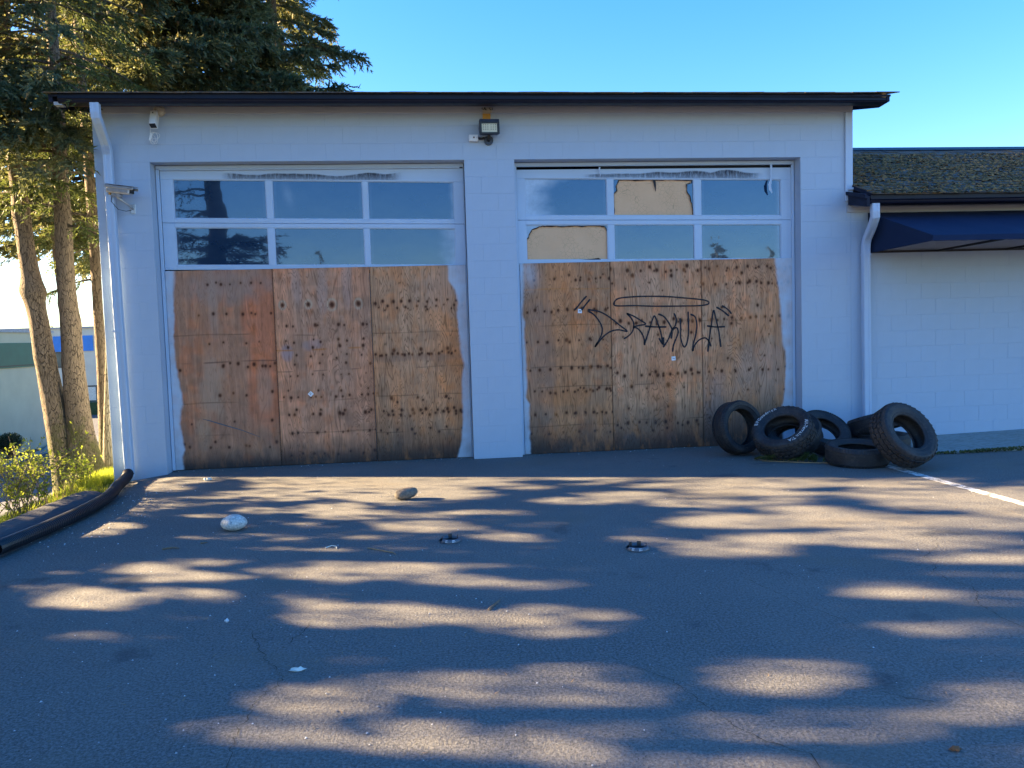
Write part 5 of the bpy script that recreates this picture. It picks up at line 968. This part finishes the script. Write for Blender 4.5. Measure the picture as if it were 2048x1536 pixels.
def boughs(rg, trunk, z0, z1, nb, reach, droop, twigs, per, ln, wd, az=None, shape=None, up=0.0, start=.18):
    """conifer boughs: limb polylines from the trunk, hanging twigs on them, needle blades on the twigs"""
    limbs = []; O = []; D = []
    tz = np.array([p[2] for p in trunk]); tx = np.array([p[0] for p in trunk]); ty = np.array([p[1] for p in trunk]); o_ = np.argsort(tz)
    for b in range(nb):
        z = z0+(z1-z0)*((b+rg.uniform(0, 1))/nb); q = (z-z0)/(z1-z0); a = rg.uniform(0, 2*math.pi) if az is None else az[0]+rg.uniform(-1, 1)*az[1]
        L = reach*(shape(q) if shape else (1-.75*q))*rg.uniform(.7, 1.12); base = np.array([np.interp(z, tz[o_], tx[o_]), np.interp(z, tz[o_], ty[o_]), z])
        pts = []; n = 9; lift = rg.uniform(-.05, .25)+up
        for i in range(n):
            s = i/(n-1); r = L*s; pts.append(base+np.array([math.cos(a)*r, math.sin(a)*r, r*lift-droop*L*s*s+.18*L*max(0, s-.75)]))
        pts = np.array(pts); limbs.append(pts)
        nt_ = int(twigs*L)
        s = start+(1-start)*rg.random(nt_)**.8; i = np.minimum((s*(n-1)).astype(int), n-2); f = s*(n-1)-i; p = pts[i]*(1-f[:, None])+pts[i+1]*f[:, None]
        fwd_ = pts[i+1]-pts[i]; fwd_ /= np.linalg.norm(fwd_, axis=1)[:, None]; lat = np.cross(fwd_, [0, 0, 1.]); sg = rg.choice([-1, 1], nt_)[:, None]
        td = fwd_*.6+lat*sg*rg.uniform(.3, 1.1, (nt_, 1))+np.array([0, 0, -1.])*rg.uniform(-.15, .75, (nt_, 1)); td /= np.linalg.norm(td, axis=1)[:, None]
        tl = (.20+.34*rg.random(nt_))*(1.15-.55*s)*min(1.3, .5+L/3)
        for k in range(per):
            u = (k+rg.random(nt_))/per; pos = p+td*(tl*u)[:, None]+np.array([0, 0, -.12])*(tl*u*u)[:, None]; O.append(pos); D.append(td)
    return limbs, np.concatenate(O), np.concatenate(D)
def crown_obj(name, tri, mat, parent, keep=None):
    if keep is not None: tri = tri[keep]
    V = tri.reshape(-1, 3); o = np_mesh(name, V, np.arange(len(V)).reshape(-1, 3), MAT[mat], parent); o['kind'] = 'stuff'; return o
def wood(name, polys, r0, mat, parent, seg=5, stuff=True):
    m = MB()
    for p in polys: n = len(p); m.tube(p, [max(.004, r0*(1-.9*i/(n-1))) for i in range(n)], seg, cap=False)
    o = m.build(name, MAT[mat], parent, True, fix=False); 
    if stuff: o['kind'] = 'stuff'
    return o
def trunk(pts, mat, parent, seg=22, wob=.06, knots=(), flare=None, seed=1, name='trunk'):
    """smoothly tapering trunk with lumps; pts are (x, y, z, r) from top to foot or foot to top"""
    P_ = np.array(sorted(pts, key=lambda p: p[2])); zs = np.arange(P_[0, 2], P_[-1, 2], .05); X, Y_, R_ = [np.interp(zs, P_[:, 2], P_[:, k]) for k in (0, 1, 3)]
    k5 = np.ones(7)/7; pad = lambda a: np.convolve(np.pad(a, 3, 'edge'), k5, 'valid'); X, Y_, R_ = pad(X), pad(Y_), pad(R_)
    a = np.arange(seg)*2*math.pi/seg; A_, Z_ = np.meshgrid(a, zs); rr = R_[:, None]*(1+wob*2*(fbm(np.cos(A_)*1.6+5+seed, Z_*1.7+np.sin(A_)*1.6+9, seed)-.5)+.05*(fbm(np.cos(A_)*5+7, Z_*5+np.sin(A_)*5+9, seed+3)-.5)*2)
    for kz, ka, kh, kw in knots: rr += kh*np.exp(-((Z_-kz)/kw)**2)*(.35+.65*np.clip(np.cos(A_-ka), 0, 1))
    if flare: rr *= 1+flare[1]*np.exp(-(Z_-P_[0, 2])/flare[0])*(1+.35*np.cos(A_*5+seed))
    V = np.stack([X[:, None]+np.cos(A_)*rr, Y_[:, None]+np.sin(A_)*rr, Z_], -1).reshape(-1, 3); nz = len(zs)
    i = np.arange(nz-1)[:, None]*seg; k = np.arange(seg)[None]; F = np.stack([i+k, i+(k+1) % seg, i+seg+(k+1) % seg, i+seg+k], -1).reshape(-1, 4)
    return np_mesh(name, V, F, MAT[mat], parent, True)
T1 = [(-1.36,.9,9.5,.05),(-1.331,.9,5.858,.078),(-1.353,.9,5.252,.080),(-1.341,.9,4.642,.083),(-1.35,.9,4.244,.086),(-1.298,.9,3.681,.087),(-1.276,.9,3.196,.096),(-1.248,.9,2.707,.098),(-1.21,.9,2.372,.112),(-1.21,.9,2.183,.118),(-1.169,.9,1.992,.112),(-1.127,.9,1.514,.121),(-1.095,.9,1.257,.126),(-1.026,.9,.611,.138),(-.977,.9,.22,.15),(-.90,.9,-.35,.19)]
T2 = [(-.76,.9,9.8,.04),(-.771,.9,5.864,.060),(-.77,.9,4.95,.070),(-.767,.9,4.241,.082),(-.789,.9,3.595,.090),(-.785,.9,3.188,.100),(-.797,.9,2.698,.102),(-.796,.9,2.141,.109),(-.775,.9,1.886,.113),(-.779,.9,1.246,.131),(-.751,.9,.6,.146),(-.726,.9,.209,.175),(-.713,.9,-.183,.25),(-.70,.9,-.4,.29)]
T3 = [(-.99,2.2,10.5,.03),(-1.0,2.2,6.415,.055),(-.966,2.2,3.578,.068),(-.967,2.2,2.211,.066),(-.966,2.2,1.201,.07),(-.982,2.2,.473,.075),(-.994,2.2,-.5,.10)]
T4 = [(-.49,1.4,3.0,.010),(-.528,1.4,2.159,.017),(-.549,1.4,1.488,.024),(-.612,1.4,.542,.045),(-.642,1.4,-.072,.062),(-.65,1.4,-.35,.07)]
T5 = [(-1.92,3.,7.9,.02),(-1.909,3.,4.908,.034),(-1.894,3.,4.013,.036),(-1.88,3.,3.336,.036),(-1.865,3.,2.882,.038),(-1.722,3.,.73,.051),(-1.66,3.,-.9,.065)]
T6 = [(.60,9.,15.5,.02),(.584,9.,11.53,.035),(.578,9.,9.33,.05),(.586,9.,8.33,.056),(.583,9.,7.32,.062),(.515,9.,2.5,.10),(.5,9.,-.9,.14)]
rg = np.random.default_rng(42)
def tree(name, label, loc, group='trees beside and behind the workshop'): return empty(name, loc, label, 'tree', group)
def rel(o, loc): o.location = Vector(o.location)-Vector(loc); return o
# twin trunk tree at the verge
L0 = (-.85, .9, -.3); tA = tree('conifer_tree', 'twin trunked conifer with mossy foot beside the left building corner', L0)
rel(trunk(T1, 'bark', tA, knots=((2.28, 2.6, .030, .12), (2.26, -.3, .035, .10), (1.42, -1.2, .012, .08), (3.25, -2.2, .015, .1)), flare=(.35, .10), seed=2), L0)
rel(trunk(T2, 'bark', tA, knots=((1.85, -.9, .016, .10), (2.1, -2.0, .012, .08), (.95, -1.5, .01, .1)), flare=(.4, .14), seed=5), L0)
l1, O1, D1 = boughs(rg, T1, 3.4, 9.3, 46, 1.7, .32, 44, 11, .055, .014, shape=lambda q: .55+.6*min(1, q*3)-.75*q)
l2, O2, D2 = boughs(rg, T2, 3.0, 9.6, 50, 1.6, .34, 44, 11, .055, .014, shape=lambda q: .5+.7*min(1, q*3)-.75*q)
l3, O3, D3 = boughs(rg, T2, 3.75, 8.2, 74, 1.25, .40, 60, 14, .07, .02, az=(-1.95, 1.0), shape=lambda q: 1.0)
l4, O4, D4 = boughs(rg, T1, 4.8, 7.8, 36, 1.1, .40, 60, 14, .07, .02, az=(-1.6, 1.2), shape=lambda q: 1.0); l3 = l3+l4; O3 = np.r_[O3, O4]; D3 = np.r_[D3, D4]
O_, D_ = np.r_[O1, O2], np.r_[D1, D2]; tri = blades(O_, D_, .065, .017, rg); g = open_to_sun(O_)
rel(crown_obj('crown', tri, 'fir_needles', tA, ((O_[:, 1] > .2) | (rg.random(len(O_)) > g)) & (rg.random(len(O_)) > eave_light(O_))), L0); rel(crown_obj('hanging_boughs', blades(O3, D3, .085, .030, rg), 'spruce_needles', tA, (rg.random(len(O3)) > np.maximum(open_to_sun(O3)*.8*(O3[:, 2] < 4.0), eave_light(O3)))), L0); rel(wood('branches', l1+l2+l3, .022, 'dark_bark', tA), L0)
# slim trunk behind it
L0 = (-.98, 2.2, -.45); t3 = tree('conifer_tree', 'slim dark conifer trunk standing against the left building edge', L0)
rel(trunk(T3, 'bark', t3, 18, seed=8), L0); l, O_, D_ = boughs(rg, T3, 2.5, 10.2, 52, 1.5, .36, 44, 10, .06, .016, shape=lambda q: .5+.6*min(1, q*4)-.8*q)
rel(crown_obj('crown', blades(O_, D_, .065, .018, rg), 'fir_needles', t3, rg.random(len(O_)) > eave_light(O_)), L0); rel(wood('branches', l, .018, 'dark_bark', t3), L0)
L0 = (-.65, 1.4, -.3); t4 = tree('young_tree', 'thin pale young trunk leaning beside the building corner', L0); rel(trunk(T4, 'pale_bark', t4, 12, .03, seed=4), L0)
L0 = (-1.66, 3., -.9); t5 = tree('conifer_tree', 'thin conifer trunk seen just left of the twin trunks', L0); rel(trunk(T5, 'bark', t5, 14, seed=6), L0)
l, O_, D_ = boughs(rg, T5, 2.9, 7.8, 26, 1.2, .36, 40, 9, .06, .016, shape=lambda q: .7-.5*q); rel(crown_obj('crown', blades(O_, D_, .065, .018, rg), 'fir_needles', t5), L0); rel(wood('branches', l, .014, 'dark_bark', t5), L0)
# dense blue green spruce behind the workshop roof, cones on its outer twigs
SP = [(-.1, 4.2, 12.5, .03), (-.1, 4.2, 6., .13), (-.1, 4.2, -.8, .22)]
# it stands beyond the left wall
SP = [(-1.75, 5.2, 13.5, .03), (-1.7, 5.2, 6, .14), (-1.7, 5.2, -1.2, .22)]
L0 = (-1.7, 5.2, -1.2); tS = tree('spruce_tree', 'dense blue green spruce rising behind the left end of the roof', L0); rel(trunk(SP, 'dark_bark', tS, 16, seed=9), L0)
l, O_, D_ = boughs(rg, SP, 3.2, 13.2, 235, 3.7, .20, 62, 13, .08, .022, shape=lambda q: (.75+.35*min(1, q*5))-.80*q, start=.1)
rel(crown_obj('crown', blades(O_, D_, .10, .040, rg, .7), 'spruce_needles', tS, rg.random(len(O_)) > eave_light(O_)), L0); rel(wood('branches', l, .035, 'dark_bark', tS), L0)
sel = O_[(O_[:, 2] > 5) & (O_[:, 2] < 9)]; V = []; F = []
for p in sel[rg.choice(len(sel), 260, replace=False)]:
    b = len(V); r = .022; h_ = rg.uniform(.06, .10)
    for z, q in ((0, .5), (-h_*.4, 1), (-h_, .35)):
        for k in range(5): V.append((p[0]+r*q*math.cos(k*1.257), p[1]+r*q*math.sin(k*1.257), p[2]+z))
    for i in range(2):
        for k in range(5): F.append((b+i*5+k, b+i*5+(k+1) % 5, b+i*5+5+(k+1) % 5, b+i*5+5+k))
o = np_mesh('cones', V, F, MAT['dry_stem'], tS); rel(o, L0); o['kind'] = 'stuff'
# second spruce hidden by the roof, filling the middle
SP2 = [(.75, 7.2, 13.5, .03), (.75, 7.2, 6, .13), (.75, 7.2, -.9, .2)]; L0 = (.75, 7.2, -.9); tS2 = tree('spruce_tree', 'dark spruce behind the roof between the blue green one and the thin trunk', L0); rel(trunk(SP2, 'dark_bark', tS2, 14, seed=12), L0)
l, O_, D_ = boughs(rg, SP2, 4.2, 13, 120, 2.3, .24, 62, 12, .08, .022, shape=lambda q: 1.05-.80*q, start=.1)
rel(crown_obj('crown', blades(O_, D_, .10, .038, rg, .75), 'spruce_needles', tS2, rg.random(len(O_)) > eave_light(O_)), L0); rel(wood('branches', l, .03, 'dark_bark', tS2), L0)
# open, sunlit fir with a thin pale trunk
L0 = (.5, 9., -.9); t6 = tree('fir_tree', 'open sunlit fir with a thin pale trunk, rightmost of the trees behind the roof', L0); L0 = (.5, 9., -.9)
T6 = [(p[0]+1.0*0, p[1], p[2], p[3]) for p in T6]; rel(trunk(T6, 'pale_bark', t6, 12, seed=14), L0)
l, O_, D_ = boughs(rg, T6, 5.4, 15.2, 76, 1.52, .14, 60, 11, .07, .02, shape=lambda q: 1.0-.7*q, up=.05, start=.12)
rel(crown_obj('crown', blades(O_, D_, .09, .028, rg, .75), 'fir_needles', t6), L0); rel(wood('branches', l, .022, 'dark_bark', t6), L0)
# broad conifers to the left of the lot: unseen, crowns cut so low sun falls in set patches
def shade_tree(x, y, zb, h, reach, label, nb, seed, lo, per=11):
    r_ = np.random.default_rng(seed); tr_ = [(x, y, zb, .2), (x, y, zb+h*.5, .13), (x, y, zb+h, .03)]; L0 = (x, y, zb); t_ = tree('conifer_tree', label, L0, 'conifers left of the lot'); rel(trunk(tr_, 'dark_bark', t_, 12, seed=seed), L0)
    l, O_, D_ = boughs(r_, tr_, lo, zb+h*.97, nb, reach, .12, 50, per, .14, .05, shape=lambda q: (.8+.25*min(1, q*4))-.75*q, start=.06)
    tri = blades(O_, D_, .13, .05, r_, .9); C_ = tri.mean(1); g = open_to_sun(C_); rel(crown_obj('crown', tri, 'dark_needles', t_, r_.random(len(C_)) > g*1.0), L0)
    lim = [p for p in l if (open_to_sun(p) > .9).mean() < .25]; rel(wood('branches', lim, .02, 'dark_bark', t_, 4), L0)
shade_tree(-6.3, 3.1, -2.0, 12, 3.7, 'broad conifer across the driveway, casting the shade nearest the wall', 150, 61, 1.0)
shade_tree(-6.6, -1.4, -2.0, 12, 3.7, 'broad conifer across the driveway opposite the kerb', 150, 62, 1.0)
shade_tree(-6.2, -5.9, -2.0, 11, 3.9, 'broad conifer across the driveway, nearest the camera', 150, 63, 1.0)
shade_tree(-8.2, -3.6, -2.1, 12, 3.2, 'unseen conifer across the driveway, added to close the shade between two broad ones', 140, 64, 1.0)  # added where sun leaked through between its neighbours
# tree beside the lot whose trunk shows in the left door's panes
TR = [(-.62, -6.3, 11, .05), (-.58, -6.3, 6.2, .13), (-.50, -6.3, 4.6, .175), (-.42, -6.3, 4.05, .20), (-.46, -6.3, 3.4, .19), (-.45, -6.3, -.3, .27)]
L0 = (-.45, -6.3, -.3); tR = tree('conifer_tree', 'conifer at the kerb left of the camera, mirrored in the left door panes', L0, 'conifers left of the lot'); rel(trunk(TR, 'bark', tR, 20, seed=17), L0)
rr_ = np.random.default_rng(5); l, O_, D_ = boughs(rr_, TR, 2.6, 3.75, 26, 1.6, .10, 40, 10, .07, .02, shape=lambda q: 1.0, start=.1); lb_, O2, D2 = boughs(rr_, TR, 4.0, 7, 16, 1.5, .2, 26, 9, .07, .02, az=(math.pi, .9), shape=lambda q: 1.); 
rel(crown_obj('crown', blades(np.r_[O_, O2], np.r_[D_, D2], .08, .022, rr_), 'dark_needles', tR), L0); rel(wood('branches', l+lb_, .03, 'dark_bark', tR), L0)
# far conifers behind the camera, small in the panes
def far_tree(x, y, h, label, seed, mat='dark_needles', kind='conifer_tree', group='far trees', wide=.24, zb=-.2, trunk_mat='dark_bark'):
    r_ = np.random.default_rng(seed); L0 = (x, y, zb); t_ = tree(kind, label, L0, group); tr_ = [(x, y, zb, h*.02), (x, y, zb+h, .04)]; rel(trunk(tr_, trunk_mat, t_, 8, seed=seed), L0)
    l, O_, D_ = boughs(r_, tr_, zb+h*.12, zb+h*.99, 34, h*wide, .2, 10, 5, .3, .1, shape=lambda q: 1.05-.95*q, start=.05); rel(crown_obj('crown', blades(O_, D_, h*.045, h*.018, r_), mat, t_), L0)
for x, y, h, lb in ((-5.7, -58, 9.6, 'tall narrow conifer far behind the camera, mirrored in the left door'), (-7.4, -62, 7.6, 'short conifer far behind the camera, beside the tall narrow one'), (29.5, -58, 10.0, 'ragged conifer far behind the camera, mirrored in the right door'), (34.2, -58, 9.2, 'small conifer far behind the camera, right of the ragged one')): far_tree(x, y, h, lb, int(h*10))
# ================================================================ FAR BUILDINGS
bb = empty('office_building', (-20, 24, -2.8), 'beige building with a wide dark green band, far left behind the trunks', 'building', 'buildings beyond the driveway'); BO = Vector((-20, 24, -2.8))
def Bq(o): o.location = Vector(o.location)-BO; return o
def seg_wall(name, a, b, z0, z1, th, mat, parent, off=0.):
    a, b = Vector(a), Vector(b); d = (b-a).normalized(); n = Vector((d.y, -d.x)); a = a+n*off; b = b+n*off; m = MB()
    m.add([(a.x, a.y, z0), (b.x, b.y, z0), (b.x-n.x*th, b.y-n.y*th, z0), (a.x-n.x*th, a.y-n.y*th, z0), (a.x, a.y, z1), (b.x, b.y, z1), (b.x-n.x*th, b.y-n.y*th, z1), (a.x-n.x*th, a.y-n.y*th, z1)], [(0,3,2,1),(4,5,6,7),(0,1,5,4),(1,2,6,5),(2,3,7,6),(3,0,4,7)])
    return m.build(name, MAT[mat], parent)
a, b = (-13.30, 12.5), (-12.90, 26.2)
Bq(seg_wall('wall', a, b, -3.4, 2.28, 9, 'beige_wall', bb)); Bq(seg_wall('roof', (a[0]-.05, a[1]), (b[0], b[1]+.1), 2.282, 2.38, 9.1, 'roof_edge', bb, .08)); Bq(seg_wall('green_band', a, (b[0], b[1]-.2), .87, 1.86, .05, 'green_band', bb, .05))
Bq(seg_wall('band_trim', a, (b[0], b[1]-.18), .93, .97, .02, 'dark_frame', bb, .062)); Bq(seg_wall('corner_post', (b[0], b[1]-.16), (b[0], b[1]), .8, 2.25, .05, 'beige_wall', bb, .055))
ww = empty('office_building', (-24, 47, -3.1), 'pale building with a bright blue band and dark windows, behind the twin trunks', 'building', 'buildings beyond the driveway'); BO2 = Vector((-24, 47, -3.1))
def Wq(o): o.location = Vector(o.location)-BO2; return o
wa, wb = (-40, 45.7), (-16.5, 44.6)
def wx(x): return (x, wa[1]+(wb[1]-wa[1])*(x-wa[0])/(wb[0]-wa[0]))
Wq(seg_wall('wall', wa, wb, -3.3, 2.95, 8, 'white_wall', ww)); Wq(seg_wall('roof', wa, wb, 2.952, 3.06, 8.2, 'roof_edge', ww, .12)); Wq(seg_wall('blue_band', wa, wx(-18.95), 1.42, 2.45, .06, 'blue_band', ww, .06)); Wq(seg_wall('wall_joint', wx(-18.8), wx(-18.77), -3.0, 2.9, .02, 'dark_frame', ww, .004))
for x0, x1, z0, z1 in ((-24.3, -23.2, .35, 1.40), (-22.0, -20.95, .35, 1.40), (-26.5, -25.4, .35, 1.40), (-21.75, -20.9, -2.5, -.9), (-19.75, -18.75, -2.72, -.9), (-24.5, -23.4, -2.5, -.9)):
    f = Wq(seg_wall('window', wx(x0), wx(x1), z0, z1, .08, 'dark_frame', ww, .05)); p = seg_wall('pane', wx(x0+.08), wx(x1-.1), z0+.08, z1-.06, .02, 'pane_glass', f, .062)
p = seg_wall('blind', wx(-19.55), wx(-18.95), -1.9, -1.0, .01, 'blind_slats', f, .07)
hd = seg_wall('hedge', wx(-20.2), wx(-18.2), -3.05, -2.0, .6, 'hedge_green', None, .9); tag(hd, 'dark clipped hedge under the window of the pale building', 'hedge')
rd = MB(); rd.add([(-23, 44.4, -2.99), (-16, 44.1, -2.99), (-12, 36, -2.8), (-18, 36, -2.85)], [(0, 3, 2, 1)]); o = rd.build('pavement', MAT['concrete'], None, fix=False); o['kind'] = 'structure'
# planting bed and kerb at the beige wall
m = MB(); m.add([(-13.28, 12.5, -2.60), (-12.95, 24.4, -2.58), (-12.2, 23.6, -2.56), (-12.1, 12.5, -2.58)], [(0, 3, 2, 1)]); m.build('planting_bed', MAT['soil'], None, fix=False)['kind'] = 'structure'
m = MB(); m.bar((-12.12, 12.5, -2.62), (-12.18, 23.5, -2.60), .14, .16); m.bar((-12.18, 23.5, -2.60), (-12.85, 25.4, -2.60), .14, .16); m.build('kerbstone', MAT['concrete'])['kind'] = 'structure'
# pruned globe shrub
L0 = (-12.72, 22.0, -2.58); sh_ = empty('round_shrub', L0, 'leafless clipped round shrub against the beige wall', 'shrub'); m = MB(); r_ = random.Random(4)
for i in range(60):
    a = r_.uniform(0, 6.28); e = r_.uniform(.25, 1.35); tip = Vector((math.cos(a)*math.cos(e)*.46, math.sin(a)*math.cos(e)*.46, .25+math.sin(e)*.62)); mid = tip*.5+Vector((0, 0, -.05)); m.tube([(0, 0, -.05), mid, tip], [.016, .009, .004], 4, cap=False)
    for k in range(4): m.tube([mid.lerp(tip, .3+.2*k), tip+Vector((r_.uniform(-.16, .16), r_.uniform(-.16, .16), r_.uniform(-.12, .1)))], [.005, .002], 3, cap=False)
o = m.build('twigs', MAT['twig_wood'], sh_, fix=False); o['kind'] = 'stuff'
r_ = np.random.default_rng(3); n = 5200; d = r_.normal(0, 1, (n, 3)); d /= np.linalg.norm(d, axis=1)[:, None]; p = d*(r_.random(n)**.4)[:, None]*np.array([.48, .48, .36])+np.array([0, 0, .60]); p = p[p[:, 2] > .24+.0*p[:, 0]]
tri = blades(p, np.tile([0, 0, 1.], (len(p), 1)), .05, .022, r_, 1.2); crown_obj('leaves', tri, 'dark_needles', sh_)
# hazy trees beyond the far roofs
for i, (x, y, h, w_, mt, lb) in enumerate(((-37, 62, 8.2, .42, 'far_leaves', 'pale budding tree over the beige roof at the far left'), (-30.5, 64, 6.9, .40, 'far_leaves', 'small pale budding tree over the roof, left of the trunks'), (-24.4, 70, 7.5, .32, 'far_dark_leaves', 'dark tree over the blue banded roof, right of the trunks'))):
    far_tree(x, y, h, lb, 80+i, mt, 'far_tree', 'trees beyond the far roofs', w_, -3.1)
# ================================================================ LOW PLANTS
r_ = np.random.default_rng(21)
def grass(name, n, xf, hgt, mat, wd=.006):
    P_ = xf(n); d = np.tile([0, 0, 1.], (len(P_), 1))+r_.normal(0, .35, (len(P_), 3)); d /= np.linalg.norm(d, axis=1)[:, None]; s = np.cross(d, r_.normal(0, 1, (len(P_), 3))); s /= np.linalg.norm(s, axis=1)[:, None]
    L = (hgt*r_.uniform(.4, 1.3, len(P_)))[:, None]; V = np.stack([P_-s*wd/2, P_+s*wd/2, P_+d*L], 1).reshape(-1, 3); o = np_mesh(name, V, np.arange(len(V)).reshape(-1, 3), MAT[mat]); o['kind'] = 'stuff'; return o
def vstrip(n):
    y = r_.uniform(-4.5, 1.6, n); x = .20-r_.random(n)**1.5*1.15; x = np.where(y > -.02, np.minimum(x, -.03), x); return np.stack([x, y, land_z(x)+.0], 1)
grass('grass', 15000, vstrip, .055, 'grass_blades')
grass('grass_tufts', 5200, lambda n: np.stack([(x := r_.normal(-.25, .17, n).clip(-.9, -.03)), r_.normal(.35, .3, n), land_z(x)], 1), .13, 'grass_blades', .009)
# leafy twiggy bush at the left edge
def bush(loc, label, nst, hgt, spread, seed, leafn, ls, mat='bush_leaves', name='bush'):
    q = np.random.default_rng(seed); e = empty(name, loc, label, 'bush'); m = MB(); pos = []
    for i in range(nst):
        a = q.uniform(0, 6.28); r = spread*q.uniform(.2, 1); h_ = hgt*q.uniform(.55, 1.05); p0 = Vector((q.normal(0, .10), q.normal(0, .10), -.12)); p2 = Vector((math.cos(a)*r, math.sin(a)*r, h_)); p1 = (p0+p2)/2+Vector((0, 0, .10*h_))+Vector(q.normal(0, .03, 3)); pts = smooth3([p0, p1, p2]); m.tube(pts, [.005*(1-.7*k/len(pts)) for k in range(len(pts))], 4, cap=False)
        pos += [tuple(p) for p in pts[2:]]
        for b in range(5):
            s = pts[int(q.uniform(.3, .95)*len(pts))]; t_ = s+Vector((q.normal(0, .13), q.normal(0, .13), abs(q.normal(.07, .09)))); m.tube([s, t_], [.003, .0015], 3, cap=False); pos += [tuple(s.lerp(t_, k/6)) for k in range(1, 7)]
    o = m.build('stems', MAT['twig_wood'], e, fix=False); o['kind'] = 'stuff'
    P_ = np.array(pos)[q.integers(0, len(pos), leafn)]+q.normal(0, .010, (leafn, 3)); d = q.normal(0, 1, (leafn, 3))+np.array([0, 0, .4]); d /= np.linalg.norm(d, axis=1)[:, None]; s = np.cross(d, q.normal(0, 1, (leafn, 3))); s /= np.linalg.norm(s, axis=1)[:, None]; L = (ls*q.uniform(.6, 1.3, leafn))[:, None]
    V = np.stack([P_, P_+d*L*.5+s*L*.32, P_+d*L, P_+d*L*.5-s*L*.32], 1).reshape(-1, 3); o = np_mesh('leaves', V, np.arange(len(V)).reshape(-1, 4), MAT[mat], e); o['kind'] = 'stuff'; return e
def smooth3(P3, n=6):
    out = []
    for i in range(len(P3)-1):
        p0, p1, p2, p3 = [P3[max(0, min(len(P3)-1, i+k))] for k in (-1, 0, 1, 2)]
        for s in range(n): q = s/n; out.append(.5*((2*p1)+(p2-p0)*q+(2*p0-5*p1+4*p2-p3)*q*q+(3*p1-p0-3*p2+p3)*q**3))
    return out+[P3[-1]]
bush((-.22, -1.55, -.10), 'twiggy bush with small yellow green leaves at the left edge behind the kerb', 34, .62, .48, 31, 2200, .030)
bush((-.34, -.05, -.12), 'small leafy green plant at the foot of the twin trunks', 12, .30, .16, 33, 700, .036, name='young_plant')
m = MB()
for i in range(26): x = random.gauss(-.30, .10); y = random.gauss(-.75, .12); m.tube([(x, y, land_z(x)), (x+random.gauss(-.03, .05), y+random.gauss(0, .04), land_z(x)+random.uniform(.10, .24))], [.003, .0015], 3, cap=False)
o = m.build('dry_stems', MAT['dry_stem'], None, fix=False); o['kind'] = 'stuff'
# sprig
q = np.random.default_rng(6); m = MB(); O_ = []; D_ = []
for i in range(15):
    x0 = -.30+.045*i; st = Vector((x0, .20-.026*i+q.normal(0, .02), .012)); en = st+Vector((q.normal(.06, .05), q.normal(-.02, .06), abs(q.normal(.055, .035)))); m.tube([st, st.lerp(en, .5)+Vector((0, 0, .02)), en], .003, 4, cap=False)
    for k in range(150): u = q.random(); O_.append(st.lerp(en, u)); D_.append((en-st).normalized())
m.tube([(-.25, .12, .01), (.1, -.1, .012), (.48, -.25, .008)], .005, 5); o = m.build('stems', MAT['dry_stem'], sp, fix=False); o['kind'] = 'stuff'
crown_obj('needles', blades(np.array(O_), np.array(D_), .045, .010, q, 1.0)+np.array([0, 0, .012]), 'sprig_needles', sp)

# fallen needles gathered along the wall foot, kerb and cracks
q = np.random.default_rng(77); n1_ = 1500
P_ = np.r_[np.stack([q.uniform(.3, 9.2, 700), q.normal(.02, .07, 700).clip(-.4, .15), np.full(700, .004)], 1), np.stack([q.normal(.78, .12, 400), q.uniform(-3.5, -.5, 400), np.full(400, .004)], 1), np.stack([q.uniform(.9, 9, 400), q.uniform(-7, -.3, 400), np.full(400, .004)], 1)]
a_ = q.uniform(0, 6.28, len(P_)); d = np.stack([np.cos(a_), np.sin(a_), q.uniform(0, .12, len(P_))], 1); s_n = np.stack([-np.sin(a_), np.cos(a_), 0*a_], 1); L_ = q.uniform(.015, .05, (len(P_), 1))
V = np.stack([P_-s_n*.0022, P_+s_n*.0022, P_+d*L_], 1).reshape(-1, 3); o = np_mesh('needle_litter', V, np.arange(len(V)).reshape(-1, 3), MAT['dry_stem']); o['kind'] = 'stuff'
